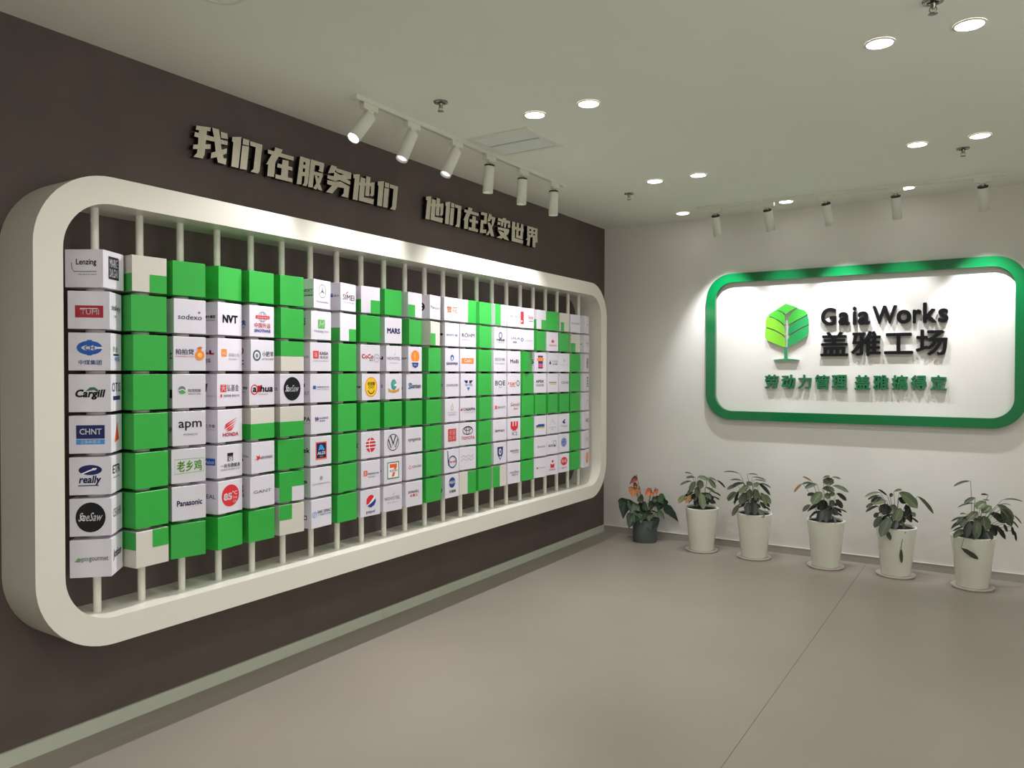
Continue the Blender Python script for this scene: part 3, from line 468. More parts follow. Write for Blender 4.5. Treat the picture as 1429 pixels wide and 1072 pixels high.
def print_mesh(items, face, mb_name):
    mb = MB(); off = .0006
    def fn(u, v, o): return (A+o, u*A*.997, v*AZ*.997) if face == 'F' else (u*A*.997, -A-o, v*AZ*.997)
    for it in items:
        off += .00012
        if it[0] == 'T':
            _, s, x0, y0, x1, y1, c, b, sh = it; V, F = need[(s, b, 0)]; h = y1-y0
            mb.add([fn(x0+(x1-x0)*p[0]+sh*h*(p[1]-.5), y0+h*p[1], off) for p in V], F, ink(c))
        elif it[0] == 'P':
            pts = it[1]; n = len(pts); c = it[2]
            m = m_cubeg if c == 'g' else m_cubew if c == 'w' else ink(c)
            ar = sum(pts[i][0]*pts[(i+1) % n][1]-pts[(i+1) % n][0]*pts[i][1] for i in range(n))
            if ar < 0: pts = pts[::-1]
            mb.add([fn(u, v, off) for u, v in pts], [tuple(range(n))], m)
        else:
            _, pts, w, c = it
            w = max(w, .035)
            V = []
            n = len(pts); closed = n > 2 and abs(pts[0][0]-pts[-1][0])+abs(pts[0][1]-pts[-1][1]) < 1e-6
            for i in range(n):
                a = pts[i-1] if i > 0 else (pts[-2] if closed else pts[0]); b = pts[i+1] if i < n-1 else (pts[1] if closed else pts[-1])
                dx, dy = b[0]-a[0], b[1]-a[1]; l = math.hypot(dx, dy) or 1
                nx, ny = -dy/l*w/2, dx/l*w/2
                V += [(pts[i][0]+nx, pts[i][1]+ny), (pts[i][0]-nx, pts[i][1]-ny)]
            mb.add([fn(u, v, off) for u, v in V], [(2*i, 2*i+1, 2*i+3, 2*i+2) for i in range(n-1)], ink(c))
    return mb.mesh(mb_name)
for (c, r), (kd, ds, F_, L_) in sorted(D.items()):
    o = link('display_cube', CM[kd], None, (PX, PY0+PD*(c-1), ZC+ZP*(4.5-r)), math.radians(ANG[c-1][r-1]))
    tail = ', %s on %s pole from the room corner' % (ORD[r-1], ONUM[23-c])
    if not ds:
        tag(o, 'plain green cube'+tail, 'cube', 'plain green display cubes')
    else:
        tag(o, ds+tail.replace(' the room', ''), 'cube', 'white display cubes with printed marks' if not any(q[-1] in ('g', 'w') for q in F_+L_) else 'two colour display cubes')
    for its, fc in ((F_, 'F'), (L_, 'L')):
        if its:
            nm = 'colour_panel' if its[0][0] == 'P' and its[0][2] in ('g', 'w') else 'printed_logo'
            link(nm, print_mesh(its, fc, nm), o)
# ---------------------------------------------------------------- steel slogan on the dark wall
CH= {'我':[[(18,146),(93,157),(91,139),(16,126)],[(33,148),(75,154),(66,82),(60,25),(50,5),(3,2),(21,24),(27,72)],[(11,115),(73,117),(111,117),(114,97),(67,94),(7,94)],[(2,56),(92,80),(91,58),(0,36)],[(100,158),(136,159),(144,119),(148,82),(161,32),(177,35),(173,5),(130,6),(118,54),(111,111)],[(146,152),(181,152),(185,127),(148,123)],[(142,115),(184,117),(182,98),(147,95)],[(179,83),(177,58),(126,30),(91,15),(95,42),(129,58)]],'们':[[(6,144),(58,157),(53,109),(40,5),(0,5),(12,122),(5,122)],[(67,153),(103,153),(101,126),(65,124)],[(62,118),(101,122),(87,7),(48,4)],[(108,150),(181,150),(163,18),(153,4),(110,4),(127,21),(141,129),(108,129)]],'在':[[(11,136),(95,137),(176,139),(174,118),(83,117),(11,117)],[(56,158),(103,157),(92,136),(60,89),(51,69),(0,61),(29,109),(51,139)],[(12,68),(56,83),(48,8),(6,5)],[(102,107),(141,110),(134,9),(90,13)],[(70,81),(166,83),(165,65),(68,61)],[(57,24),(166,26),(165,6),(55,4)]],'服':[[(24,152),(50,152),(32,8),(0,4)],[(62,152),(94,151),(75,22),(65,5),(39,5),(51,23)],[(24,152),(94,151),(91,129),(20,128)],[(19,110),(88,118),(86,100),(18,90)],[(16,72),(84,80),(82,58),(13,51)],[(98,153),(128,153),(108,7),(76,5)],[(98,153),(190,153),(189,134),(96,128)],[(158,138),(189,142),(183,109),(179,102),(147,104),(156,113)],[(102,93),(180,97),(179,78),(101,75)],[(156,79),(180,84),(163,46),(133,1),(111,5),(136,40)],[(122,74),(140,75),(158,39),(174,4),(147,4),(136,24)]],'务':[[(39,156),(81,156),(62,119),(15,107)],[(66,148),(190,147),(188,113),(149,102),(134,126),(78,127)],[(149,131),(188,119),(120,96),(66,75),(10,78),(11,96),(61,100)],[(62,125),(107,117),(149,103),(182,98),(181,78),(107,87),(57,100)],[(9,69),(65,71),(107,82),(172,68),(170,54),(82,46),(8,47)],[(68,73),(115,77),(45,4),(0,3)],[(134,65),(175,67),(164,3),(112,3),(130,22)]],'他':[[(7,143),(57,154),(52,102),(39,3),(0,2),(17,122),(6,122)],[(63,140),(102,139),(88,16),(48,5)],[(52,28),(172,35),(166,4),(48,5)],[(51,106),(141,122),(179,134),(176,109),(52,90)],[(109,155),(143,155),(132,44),(99,41)],[(147,126),(179,133),(172,63),(162,49),(137,49),(146,65)]],'改':[[(18,154),(93,156),(92,135),(13,134)],[(57,154),(93,156),(83,80),(51,78)],[(15,97),(88,104),(83,80),(13,74)],[(14,97),(46,100),(35,10),(0,5)],[(5,26),(81,41),(77,15),(0,5)],[(113,158),(147,157),(127,106),(93,100)],[(116,147),(192,142),(190,123),(110,124)],[(150,142),(192,142),(176,98),(108,6),(74,2),(145,80)],[(93,96),(127,93),(156,53),(176,6),(138,4),(110,46)]],'变':[[(24,148),(185,150),(183,128),(18,127)],[(83,159),(128,162),(125,147),(83,143)],[(65,143),(98,144),(83,95),(59,93)],[(107,145),(137,145),(125,92),(98,91)],[(18,119),(53,120),(50,100),(11,98)],[(150,121),(185,127),(182,101),(150,98)],[(21,82),(168,87),(165,65),(15,63)],[(125,84),(171,85),(156,53),(65,3),(0,5),(71,33)],[(15,57),(71,56),(131,36),(168,5),(107,6),(47,30)]],'世':[[(9,154),(53,153),(46,26),(0,8)],[(3,120),(174,123),(169,99),(3,103)],[(72,155),(107,155),(95,50),(63,49)],[(133,156),(165,156),(156,42),(117,43)],[(63,62),(152,62),(149,41),(60,42)],[(2,37),(46,36),(162,35),(159,9),(0,8)]],'界':[[(22,155),(58,156),(52,84),(19,83)],[(80,158),(116,157),(110,79),(76,81)],[(140,155),(176,156),(171,81),(135,83)],[(22,155),(176,156),(173,141),(20,136)],[(20,119),(171,129),(169,112),(19,102)],[(19,90),(171,102),(169,86),(18,72)],[(39,82),(66,79),(33,47),(0,46)],[(26,60),(66,79),(53,6),(12,6)],[(100,84),(147,81),(139,5),(97,6)],[(134,90),(172,78),(172,46),(141,49)]]}
SL = [('我',-4.332,.185),('们',-4.128,.181),('在',-3.924,.176),('服',-3.73,.19),('务',-3.526,.19),('他',-3.325,.179),('们',-3.125,.183),
      ('他',-2.681,.186),('们',-2.48,.181),('在',-2.277,.181),('改',-2.084,.192),('变',-1.876,.185),('世',-1.674,.174),('界',-1.472,.176)]
rank = ['first','second','third','fourth','fifth','sixth','seventh']
for i, (ch, y0, w) in enumerate(SL):
    ps = CH[ch]; wid = max(p[0] for q in ps for p in q)/1000
    mb = MB()
    for j, q in enumerate(ps):
        k = .0002*j
        mb.prism([(p[0]/1000*w/wid, p[1]/1000) for p in q], lambda p, s, k=k: ((.045+k if s else .018), p[0], p[1]), m_steel, m_steels)
    o = mb.obj('steel_character', None, (0, y0, 2.44))
    ln = i if i < 7 else i-7
    tag(o, 'brushed steel Chinese character, %s in the slogan group %s the room corner' % (rank[ln], 'farther from' if i < 7 else 'closer to'), 'wall letter', 'raised steel slogan characters')
    pn = MB()
    for j in (0, len(ps)//2, len(ps)-1):
        cx = sum(p[0] for p in ps[j])/len(ps[j])/1000*w/wid; cz = sum(p[1] for p in ps[j])/len(ps[j])/1000
        pn.cyl((0, cx, cz), (.02, cx, cz), .003, m_steels, 8)
    pn.obj('mounting_pins', o)
# ---------------------------------------------------------------- company sign on the white wall
gr = MB()
ring_mesh(gr, rrect(.979, 3.268, 1.080, 2.3065, .215), rrect(1.057, 3.191, 1.153, 2.233, .145), lambda p, s: (p[0], -.042 if s else -.001, p[1]), m_gring)
o = gr.obj('sign_ring')
tag(o, 'glossy green rounded oblong ring around the sign on the white wall', 'sign border')
for i, (ch, xr, zr, b, k_) in enumerate(SIGN):
    V, F = need[(ch, b, 1)]
    mb = MB(); w = xr[1]-xr[0]; h = zr[1]-zr[0]
    mb.add([(p[0]*w, -.001-.027*p[2], p[1]*h) for p in V], F, m_black if k_ == 'K' else m_gtext)
    o = mb.obj('sign_letter' if i < 9 else 'sign_character', None, (xr[0], 0, zr[0]))
    if i < 9:
        tag(o, 'black raised letter %s, %s in the Latin word on white wall' % (ch, ONUM[i]), 'sign letter', 'black raised sign lettering')
    elif i < 13:
        tag(o, 'large black raised Chinese character, %s of four under the Latin word' % ONUM[i-9], 'sign letter', 'black raised sign lettering')
    else:
        tag(o, 'small green raised Chinese character, %s of ten in the lowest line' % ONUM[i-13], 'sign letter', 'green raised sign lettering')
em = bpy.data.objects.new('tree_emblem', None); COL.objects.link(em); em.location = (1.64, 0, 1.575)
tag(em, 'green tree emblem of separate leaf panels beside black lettering', 'emblem')
EMB = [('leaf_panel', (92, 214, 76), [(1556,1988),(1634,2035),(1719,2001),(1662,1971),(1634,1950),(1601,1974)]),
('leaf_panel', (92, 214, 70), [(1490,1946),(1552,1986),(1601,1967),(1626,1935),(1630,1862),(1590,1896),(1540,1925)]),
('leaf_panel', (136, 214, 58), [(1484,1938),(1540,1918),(1590,1886),(1621,1844),(1631,1773),(1596,1797),(1547,1826),(1472,1854),(1473,1896)]),
('leaf_panel', (130, 208, 54), [(1472,1845),(1547,1816),(1603,1782),(1628,1752),(1631,1678),(1560,1707),(1485,1742),(1470,1768)]),
('leaf_panel', (76, 196, 72), [(1722,1994),(1782,1972),(1800,1943),(1741,1912),(1681,1880),(1651,1861),(1651,1909),(1668,1946),(1692,1972)]),
('leaf_panel', (46, 160, 92), [(1800,1933),(1810,1897),(1809,1866),(1741,1833),(1651,1777),(1653,1833),(1675,1864),(1741,1903)]),
('leaf_panel', (44, 162, 88), [(1809,1856),(1809,1804),(1801,1769),(1730,1725),(1648,1682),(1649,1745),(1670,1776),(1736,1818)]),
('tree_trunk', (58, 142, 96), [(1624,1684),(1648,1684),(1649,1590),(1690,1587),(1737,1581),(1719,1574),(1549,1575),(1534,1580),(1580,1587),(1622,1590)])]
for i, (nm, c, pts) in enumerate(EMB):
    mb = MB(); mb.prism([(x/1000-1.64, z/1000-1.575) for x, z in pts], lambda p, s: (p[0], -.028 if s else -.001, p[1]), mat('emblem_green_%d' % i, c, .35, noise=.03), mat('emblem_edge', (190, 205, 190), .5))
    mb.obj(nm, em)
# ---------------------------------------------------------------- ceiling fittings
def downlight(x, y, label, k=1, cone=150):
    o = bpy.data.objects.new('downlight', None); COL.objects.link(o); o.location = (x, y, H)
    tag(o, label, 'ceiling light', 'recessed ceiling downlights')
    MB().lathe([(.056, -.0005), (.058, -.004), (.05, -.006), (.048, -.002)], m_lamp, 32, cap=False).obj('trim_ring', o)
    MB().lathe([(.049, -.0045), (.049, -.0015)], m_lens, 32).obj('lens', o)
    lamp('lamp', (x, y, H-.02), (0, 0, -1), DOWN_W*k, DOWN_COL, cone, .6, .045, o)
rows = [(-3.075, 'front'), (-1.455, 'middle')]
names = {(0,0):'beside the air vent, nearer the dark wall',(1,0):'beside the air vent, second from the dark wall',(2,0):'over the room centre, inner of the bright front pair',(3,0):'brightest and largest, outer of the front pair',
         (0,1):'beyond the vent, first from the dark wall',(1,1):'beyond the vent, second from the dark wall',(2,1):'before the sign track, inner one',(3,1):'before the sign track, outer one'}
for j, (y, nm) in enumerate(rows):
    for i, x in enumerate((1.08, 1.388, 2.69, 3.0)):
        downlight(x, y, 'round lit downlight '+names[(i, j)])
for x, nm in ((.867, 'small lit downlight close to the room corner'), (1.696, 'small lit downlight behind the second track spotlight'), (2.529, 'small lit downlight behind the fourth track spotlight')):
    downlight(x, -.32, nm, .9, 62)
words = {1.08: 'first', 1.388: 'second', 2.69: 'third', 3.0: 'fourth', 4.3: 'fifth', 4.61: 'sixth'}
for y, rw in ((-1.455, 'first'), (-3.075, 'second'), (-4.695, 'third'), (-6.315, 'fourth'), (-7.935, 'fifth')):  # grid carried on out of view, added to raise the overall light
    for x in words:
        if y > -4 and x < 4: continue
        downlight(x, y, 'added unseen downlight, %s out from dark wall in the %s long row from sign wall' % (words[x], rw))
def sprinkler(x, y, label):
    o = bpy.data.objects.new('sprinkler_head', None); COL.objects.link(o); o.location = (x, y, H)
    tag(o, label, 'sprinkler', 'ceiling sprinklers')
    MB().lathe([(.036, 0), (.034, -.006), (.02, -.009), (.018, -.004)], m_chrome, 24, cap=False).lathe([(.02, -.003), (.02, -.0015)], m_lampk, 16).obj('escutcheon', o)
    b = MB().lathe([(.009, 0), (.009, -.022), (.006, -.024), (.006, -.03)], m_chrome, 12)
    b.tube([Vector((.008, 0, -.022)), Vector((.012, 0, -.032)), Vector((.004, 0, -.045))], .002, m_chrome)
    b.tube([Vector((-.008, 0, -.022)), Vector((-.012, 0, -.032)), Vector((-.004, 0, -.045))], .002, m_chrome)
    b.obj('sprinkler_body', o)
    MB().lathe([(.015, -.045), (.016, -.047), (.005, -.049)], m_chrome, 16).obj('deflector', o)
sprinkler(.786, -3.481, 'chrome sprinkler head between the spotlight track and vent')
sprinkler(.777, -1.205, 'chrome sprinkler head near the corner downlights')
sprinkler(2.91, -1.218, 'chrome sprinkler head above the sign spotlight track')
sprinkler(2.897, -3.359, 'chrome sprinkler head behind the brightest downlights')
o = bpy.data.objects.new('ceiling_speaker', None); COL.objects.link(o); o.location = (.805, -4.76, H)
tag(o, 'pale round ceiling disc cut off by the top edge', 'ceiling speaker')
MB().lathe([(.088, 0), (.088, -.005), (.075, -.008), (.07, -.004)], m_lamp, 36, cap=False).obj('rim', o)
MB().lathe([(.072, -.005), (.072, -.002)], m_vent, 36).obj('grille', o)
# vent
vx0, vx1, vy0, vy1 = .545, .945, -2.93, -2.53
o = bpy.data.objects.new('air_vent', None); COL.objects.link(o); o.location = ((vx0+vx1)/2, (vy0+vy1)/2, H)
tag(o, 'square white slatted air vent in the ceiling', 'air vent')
hx = (vx1-vx0)/2
f = MB()
for s in (-1, 1):
    f.box(-hx, hx, s*hx if s < 0 else hx-.03, -hx+.03 if s < 0 else hx, -.008, 0, m_lamp)
    f.box(s*hx if s < 0 else hx-.03, -hx+.03 if s < 0 else hx, -hx+.03, hx-.03, -.008, 0, m_lamp)
f.box(-hx+.03, hx-.03, -.01, .01, -.008, 0, m_lamp)
f.obj('vent_frame', o)
MB().box(-hx+.028, hx-.028, -hx+.028, hx-.028, -.0015, 0, m_ventd).obj('vent_backing', o)
sl_me = MB()
sl_me.add([(-hx+.03, -.007, -.0025), (hx-.03, -.007, -.0025), (hx-.03, -.0015, -.0045), (-hx+.03, -.0015, -.0045), (-hx+.03, -.007, -.004), (hx-.03, -.007, -.004), (hx-.03, -.0015, -.006), (-hx+.03, -.0015, -.006)],
          [(0, 1, 2, 3), (7, 6, 5, 4), (0, 4, 5, 1), (2, 6, 7, 3)], m_vent)
sl_me = sl_me.mesh('slat')
for bank in (-1, 1):
    for k in range(11):
        link('slat', sl_me, o, (0, bank*(.019+.0143*k+.003), 0))
# tracks
def rail(p0, p1, label):
    o = bpy.data.objects.new('light_track', None); COL.objects.link(o); o.location = ((p0[0]+p1[0])/2, (p0[1]+p1[1])/2, H)
    tag(o, label, 'light track')
    ax = 0 if abs(p1[0]-p0[0]) > .1 else 1; ln = abs(p1[ax]-p0[ax])/2
    def bx(mb, a0, a1, b0, b1, z0, z1, m):
        return mb.box(a0, a1, b0, b1, z0, z1, m) if ax == 0 else mb.box(b0, b1, a0, a1, z0, z1, m)
    b = MB(); bx(b, -ln, ln, -.018, -.006, -.022, 0, m_lamp); bx(b, -ln, ln, .006, .018, -.022, 0, m_lamp); bx(b, -ln, ln, -.006, .006, -.008, 0, m_lampk); b.obj('rail', o)
    for s in (-1, 1): bx(MB(), s*ln-.015, s*ln+.015, -.019, .019, -.024, 0, m_lamp).obj('end_cap', o)
    bx(MB(), -.02, .02, -.019, .019, -.0235, 0, m_lamp).obj('joiner', o)
def head(x, y, axis, d, label, lens, watts, size, blend, hx=0, aim=None):
    o = bpy.data.objects.new('track_spotlight', None); COL.objects.link(o); o.location = (x, y, H-.022)
    tag(o, label, 'spotlight', 'track spotlights')
    d = Vector(d).normalized()
    a = MB()
    if axis == 0: a.box(-.05, .05, -.016, .016, -.03, -.0005, m_lamp).box(-.02, .02, -.013, .013, -.04, -.03, m_lamp)
    else: a.box(-.016, .016, -.05, .05, -.03, -.0005, m_lamp).box(-.013, .013, -.02, .02, -.04, -.03, m_lamp)
    a.obj('track_adapter', o)
    piv = Vector((hx if axis == 0 else 0, hx if axis else 0, -.04))
    top = piv+Vector((0, 0, -.018))
    arm = MB(); arm.cyl(piv+Vector((0, 0, .004)), top+d*.02, .006, m_lamp, 10); arm.obj('swivel_arm', o)
    body = MB(); c = top+d*.0
    body.lathe([(.0305, .003), (.0315, .006), (.0315, .163), (.029, .163), (.027, .15)], m_lamp, 32, c, d, cap=False); body.obj('lamp_barrel', o)
    MB().lathe([(.031, -.004), (.032, -.001), (.032, .006)], m_lamp if axis and d.y < -.3 else m_lampk, 32, c, d).obj('rear_cap', o)
    MB().lathe([(.0275, .149), (.0275, .151)], lens, 28, c, d).obj('lens', o)
    cb = MB(); q = d.cross(Vector((0, 0, 1))); q = q.normalized() if q.length > .01 else Vector((1, 0, 0))
    cb.tube([piv+q*.01, piv+q*.02+Vector((0, 0, -.02)), c+q*.015+d*.004], .0018, m_lampk); cb.obj('cable', o)
    pos = Vector(o.location)+c+d*.165
    lamp('lamp', pos, aim or d, watts, TRACK_COL if axis else SIGN_COL, size, blend, .02, o)
rail((.5, -3.77), (.5, -1.72), 'white ceiling light track along the dark display wall')
rail((1.06, -.455), (3.11, -.455), 'white ceiling light track in front of the sign wall')
dirs1 = [(-.05, -.62, -.78), (-.05, -.45, -.89), (-.08, -.48, -.87), (-.05, -.04, -1), (-.03, -.02, -1), (-.01, 0, -1)]
for i, (y, d) in enumerate(zip((-3.68, -3.356, -2.974, -2.635, -2.258, -1.85), dirs1)):
    head(.5, y, 1, d, 'white cylinder spotlight on dark wall track, %s counted toward the room corner' % ONUM[i], m_lens if i == 0 else m_lensdim, TRACK_W*(1.05 if i < 3 else 1.1), 74 if i < 3 else 100, .9 if i < 3 else .8)
dirs2 = [(-.02, .42, -.9), (.06, .42, -.9), (.1, .42, -.9), (.03, .42, -.9), (.03, .42, -.9)]
for i, (x, d) in enumerate(zip((1.187, 1.59, 2.011, 2.473, 2.996), dirs2)):
    head(x, -.455, 0, d, 'white cylinder spotlight before the sign wall, %s from the room corner' % ONUM[i], m_lensdim, SIGN_W if i % 2 == 0 else SIGN_W*.4, 66, .7)
# ---------------------------------------------------------------- plants
PLD = {
'p2':[(-84,276,-142,289,13,'m'),(-56,247,-130,244,22,'m'),(-88,216,-183,182,20,'m'),(-56,215,-99,128,40,'m'),(-66,157,-120,107,29,'m'),(-135,96,-195,35,43,'y'),(-88,107,-131,38,32,'o'),(-38,251,56,226,36,'l'),(-14,229,-14,154,54,'v'),(49,237,114,157,36,'l'),(49,247,118,226,14,'m'),(121,224,195,159,16,'d'),(27,168,118,115,22,'m'),(-38,172,-38,92,43,'m'),(-9,136,13,6,54,'l'),(35,114,76,71,32,'m'),(42,71,100,31,32,'d'),(-45,92,-63,56,29,'d'),(-52,63,-52,13,29,'d'),(-74,71,-110,35,9,'m'),(27,56,56,24,29,'d'),(-9,56,-23,13,36,'d')],
'p3':[(-114,308,-249,323,10,'d'),(-58,305,31,300,9,'d'),(-21,284,95,261,13,'m'),(-6,261,95,249,10,'m'),(-99,254,-193,258,15,'m'),(-81,235,-182,209,26,'d'),(-133,217,-217,183,30,'m'),(-155,168,-220,105,22,'m'),(-137,161,-211,90,37,'l'),(-122,176,-159,60,22,'d'),(-73,198,-118,153,41,'l'),(-51,220,-103,161,45,'l'),(-51,161,-114,67,60,'m'),(31,235,128,138,30,'d'),(46,235,134,199,16,'m'),(1,190,31,90,49,'l'),(54,161,99,60,37,'l'),(84,146,132,69,34,'l'),(46,86,90,32,26,'d'),(-118,63,-174,-26,37,'m'),(-51,86,-51,4,52,'d'),(1,93,1,4,52,'d'),(31,41,76,-15,34,'m'),(-13,235,-58,228,45,'m'),(31,243,1,205,37,'l'),(24,131,-13,63,45,'d'),(-73,131,-96,49,37,'d'),(-36,190,-36,116,45,'m')],
'p4':[(-107,290,-179,328,17,'o'),(-179,274,-244,206,19,'o'),(-69,271,-160,240,34,'m'),(-103,278,-183,271,19,'m'),(-84,198,-143,183,27,'d'),(-34,213,-103,122,69,'l'),(-118,114,-175,63,30,'m'),(-65,107,-124,76,23,'d'),(15,324,19,263,72,'v'),(-23,320,30,332,19,'m'),(42,324,111,314,15,'m'),(50,259,172,210,34,'l'),(-27,240,65,221,46,'m'),(11,206,11,160,42,'l'),(42,213,50,183,38,'l'),(80,198,156,145,38,'d'),(72,152,126,88,42,'d'),(42,152,50,99,38,'m'),(42,91,91,38,38,'d'),(-11,152,-34,69,69,'d'),(4,99,4,8,69,'d'),(-34,84,-50,8,46,'d'),(-72,69,-122,15,14,'d'),(50,46,72,0,23,'d')],
'p5':[(-65,221,-134,269,16,'d'),(-118,246,-231,212,20,'l'),(-121,225,-210,191,18,'m'),(-107,210,-185,172,32,'d'),(-72,186,-164,165,42,'l'),(-164,165,-219,133,25,'m'),(-132,147,-225,101,20,'m'),(-19,254,41,270,20,'m'),(20,246,154,133,71,'l'),(119,105,133,73,25,'m'),(154,218,273,89,27,'m'),(13,203,69,168,42,'d'),(34,133,-8,30,60,'l'),(-65,161,-93,83,78,'d'),(-16,161,-30,105,49,'m'),(-107,76,-157,-8,42,'m'),(-44,76,-107,-51,64,'m'),(-65,-23,-40,-76,28,'m'),(55,69,34,20,42,'d'),(69,161,105,27,42,'d'),(41,55,66,-26,18,'d'),(-129,97,-160,62,28,'d'),(37,-136,41,-242,20,'h'),(-51,232,-26,221,32,'d'),(6,55,-16,6,42,'d')],
'p6':[(-20,375,-137,340,17,'m'),(12,262,-63,220,27,'m'),(8,223,-108,197,11,'m'),(102,278,51,281,14,'d'),(63,246,109,246,11,'m'),(199,244,342,232,11,'m'),(188,215,262,207,6,'m'),(86,235,23,188,55,'l'),(125,203,63,156,55,'l'),(31,164,-35,109,47,'l'),(70,137,86,31,70,'l'),(164,211,281,109,47,'l'),(188,180,266,63,55,'m'),(117,149,223,86,55,'d'),(274,141,335,78,9,'m'),(258,109,313,51,11,'m'),(-63,133,-116,80,16,'m'),(-43,121,-82,78,35,'m'),(-47,149,-90,152,11,'m'),(31,117,23,4,51,'m'),(-23,109,-47,8,47,'d'),(-59,55,-129,8,35,'m'),(149,70,225,-27,35,'d'),(117,78,156,-4,43,'d'),(211,78,235,23,17,'d'),(266,63,278,0,17,'d'),(285,31,299,-41,14,'d'),(-78,-59,39,-137,31,'h'),(39,94,47,0,63,'d'),(86,47,117,-8,55,'d'),(-16,70,8,0,55,'d')],
'p1':[(-169,183,-193,7,77,'m'),(-91,155,-126,63,77,'l'),(-35,133,21,70,63,'d'),(-98,63,-140,-56,70,'d'),(-56,63,-91,-7,56,'l'),(-28,70,-35,-7,56,'l'),(35,35,49,-84,98,'m'),(91,35,105,-56,42,'d'),(155,190,112,70,84,'d'),(119,204,183,126,63,'l'),(105,70,172,11,39,'l'),(169,112,292,-21,53,'d'),(-56,197,-18,155,49,'d'),(70,155,42,77,42,'d'),(7,91,0,35,63,'d'),(63,183,105,155,42,'d'),(21,63,35,0,63,'d'),(-74,376,-137,309,35,'r'),(-98,365,-74,337,32,'r'),(-102,316,-63,292,32,'r'),(-98,288,-109,197,77,'a'),(-49,274,-67,225,28,'a'),(53,260,0,207,56,'b'),(56,239,70,204,28,'b'),(91,267,102,218,35,'b'),(-49,102,-21,148,56,'m')],
}
rnd = random.Random(5)
def bez(a, b, c, n):
    return [a*(1-t)**2+b*2*t*(1-t)+c*t*t for t in [k/n for k in range(n+1)]]
def leaf(par, B, Tp, w, kind, N0, shape, stem_from, droop, m2=None):
    ln = (Tp-B).length
    mid = (B+Tp)/2+Vector((0, 0, droop*ln))
    pts = bez(B, mid, Tp, 8); mb = MB(); V = []; uv = []
    for i, p in enumerate(pts):
        t = i/8
        dr = (pts[min(i+1, 8)]-pts[max(i-1, 0)]).normalized()
        sd = dr.cross(N0); sd = sd.normalized() if sd.length > .05 else dr.cross(Vector((.3, -.2, 1))).normalized()
        nn = sd.cross(dr).normalized()
        if shape == 'h':   # heart leaf
            ww = [.7, 1.0, 1.04, .97, .85, .68, .48, .25, .02][i]
        else:
            ww = [.06, .5, .8, .95, 1.0, 1.0, .93, .68, .05][i]
        wv = 1+.06*math.sin(i*2.3+w*900)
        for k, s in enumerate((-1, -.5, 0, .5, 1)):
            V.append(p+sd*s*ww*w/2*wv-nn*(.16*w*(1-abs(s)))*ww+nn*(.0 if s else 0)); uv.append((.5+s/2, t+.001))
    F = [(i*5+k, i*5+k+1, (i+1)*5+k+1, (i+1)*5+k) for i in range(8) for k in range(4)]
    if kind == 'm' and shape == 'h': kind = 'A'
    elif shape == 'h' and kind == 'l': kind = 'B'
    elif shape == 'h' and kind == 'd': kind = 'A'
    mb.add(V, F, LM[kind], True, uv)
    if stem_from is not None:
        q = (stem_from+B)/2+Vector((0, 0, .3*(B-stem_from).length*.4))+Vector((stem_from.x-B.x, stem_from.y-B.y, 0))*.25
        mb.tube(bez(stem_from, q, B, 6)+[B+(pts[1]-B)*.8], .0016 if shape != 'h' else .0024, m_stemd if kind in 'do' else m_stem, 5)
    return mb
U = Vector((math.cos(YAW), math.sin(YAW), 0)); Dp = Vector((math.sin(YAW), -math.cos(YAW), 0))   # along the picture row of pots, and towards the room
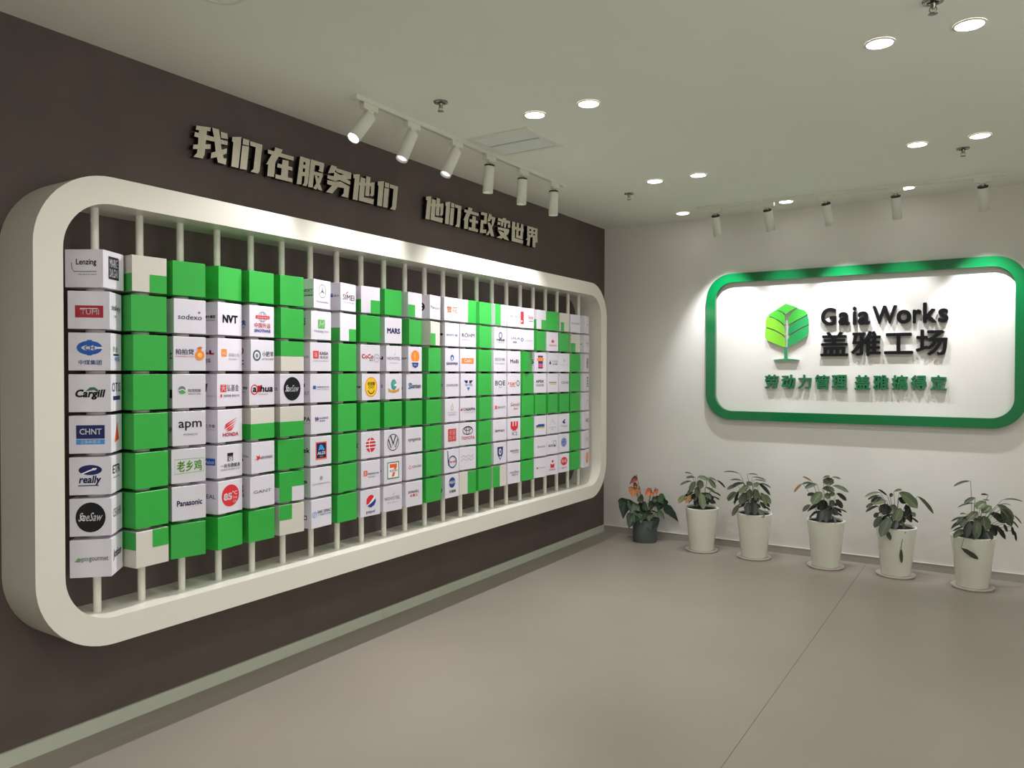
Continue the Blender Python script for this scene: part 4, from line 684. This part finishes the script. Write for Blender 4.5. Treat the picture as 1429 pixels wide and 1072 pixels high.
def plant(key, x, y, name, label, cat, pot):
    o = bpy.data.objects.new(name, None); COL.objects.link(o); o.location = (x, y, 0)
    if pot == 'w':
        tag(o, label, cat, 'striped leaf plants in white pots'); h, z0 = .360, .011; ro = .137
        MB().lathe([(.0, z0), (.094, z0), (.098, z0+.004), (.135, .352), (.138, .358), (.136, h), (.124, h), (.1212, .35), (.1205, .335), (0, .335)], m_potw, 40, cap=False).obj('pot', o)
        zs = .347; rs = .1205
        s = bpy.data.objects.new('saucer', MB().lathe([(0, .0), (.122, .0), (.126, .003), (.131, .017), (.127, .018), (.121, .0105), (0, .0105)], m_sauc, 40, cap=False).mesh('saucer')); COL.objects.link(s); s.location = (x, y, 0)
        tag(s, label_saucer[key], 'saucer', 'saucers under the white pots')
    else:
        tag(o, label, cat); h = .180
        MB().lathe([(0, 0), (.1, 0), (.104, .004), (.1075, .19), (.107, .194), (.101, .194), (.099, .16), (0, .16)], m_potg, 36, cap=False).obj('pot', o)
        zs = .172; rs = .098
    sm = MB().lathe([(0, zs+.004), (rs*.6, zs+.003), (rs, zs)], m_soil, 28, cap=False); sm.obj('soil', o)
    Dp = Vector((CAM.x-x, CAM.y-y, 0)).normalized()
    base = Vector((0, 0, h if pot == 'w' else .188))
    shape = 'h' if pot != 'w' else 'e'
    for it in PLD[key]:
        bu, bv, tu, tv, w, kd = it
        bu, bv, tu, tv, w = [q/1000 for q in (bu, bv, tu, tv, w)]
        w *= (1.08 if pot == 'w' else 1.5 if kd in 'mld' else 1.15) if kd != 'h' else 1
        cu = (bu+tu)/2; rad = .15
        dmax = math.sqrt(max(.0004, rad*rad-min(cu*cu, rad*rad)))
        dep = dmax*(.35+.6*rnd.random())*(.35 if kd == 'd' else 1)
        if bv > .13: dep *= .4
        if kd == 'h': dep = .155
        depB = dep*.45; depT = dep
        if kd != 'h' and tv < .01 and abs(tu) < .15: depT = max(depT, .155 if pot == 'w' else .125); depB = max(depB, .09)
        B = base+U*bu+Vector((0, 0, bv))+Dp*depB; Tp = base+U*tu+Vector((0, 0, tv))+Dp*depT
        st = Vector((0, 0, zs))+U*max(-.05, min(.05, bu*.3))+Dp*min(.05, depB*.4)
        if kd == 'h':
            B = base+U*bu+Vector((0, 0, bv))+Dp*.142; Tp = base+U*tu+Vector((0, 0, tv))+Dp*.138
        N0 = (Dp*.8+Vector((0, 0, .7))+U*(rnd.random()-.5)*.5).normalized()
        if kd == 'h':
            N0 = Dp
            top = base+U*(bu+.02)+Dp*.128+Vector((0, 0, .012))
            mb = leaf(o, B, Tp, w, kd, N0, shape, None, .02)
            mb.tube([Vector((0, 0, zs))+Dp*.06, base+U*(bu+.02)*.8+Dp*.1+Vector((0, 0, .018)), top+Dp*.012, B], .0016, m_stemd, 5)
        elif kd in 'rab' and shape == 'h':
            mb = leaf(o, B, Tp, w, kd, Dp, 'h', st, .12)
            mb.tube([B, B+Vector((0, 0, .02))+Dp*.015], .003, m_stem, 6)
        else:
            mb = leaf(o, B, Tp, w, kd, N0, shape, st, .18 if tv < bv+.02 else .1)
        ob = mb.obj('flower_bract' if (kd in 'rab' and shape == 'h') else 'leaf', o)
        if kd in 'yo': ob['label'] = 'withered brown and yellow leaf'
    # leaves on the far side of the plant
    for k in range(16 if pot == 'w' else 7):
        a = math.radians(15+150*k/(15 if pot == 'w' else 6)+rnd.random()*10); rr = .05+.04*rnd.random()
        dv = U*math.cos(a)-Dp*math.sin(a)*.9
        B = base+dv*rr+Vector((0, 0, .05+.08*rnd.random())); Tp = B+dv*.09+Vector((0, 0, -.03-.04*rnd.random()))
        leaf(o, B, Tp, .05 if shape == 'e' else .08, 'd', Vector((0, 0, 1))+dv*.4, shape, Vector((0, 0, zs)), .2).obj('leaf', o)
    return o
label_saucer = {'p2': 'round pale saucer under the white pot next to the grey pot', 'p3': 'round pale saucer under the second white pot from the corner', 'p4': 'round pale saucer under the middle of the five white pots',
 'p5': 'round pale saucer under the white pot with the thin hanging stem', 'p6': 'round pale saucer under the white pot at the far end of row'}
plant('p1', .491, -.192, 'potted_anthurium', 'anthurium with orange and dark red flowers in a plain grey pot', 'potted plant', 'g')
plant('p2', 1.025, -.268, 'potted_calathea', 'sparse drooping striped leaf plant with one yellow leaf, white pot, beside grey pot', 'potted plant', 'w')
plant('p3', 1.458, -.282, 'potted_calathea', 'dense bushy striped leaf plant, second white pot from the room corner', 'potted plant', 'w')
plant('p4', 1.997, -.285, 'potted_calathea', 'tall striped leaf plant with upright olive leaf and brown tips, middle white pot', 'potted plant', 'w')
plant('p5', 2.476, -.27, 'potted_calathea', 'striped leaf plant with a narrow withered leaf hanging down its white pot', 'potted plant', 'w')
plant('p6', 2.958, -.337, 'potted_calathea', 'spreading striped leaf plant with a dark leaf lying across its white pot', 'potted plant', 'w')
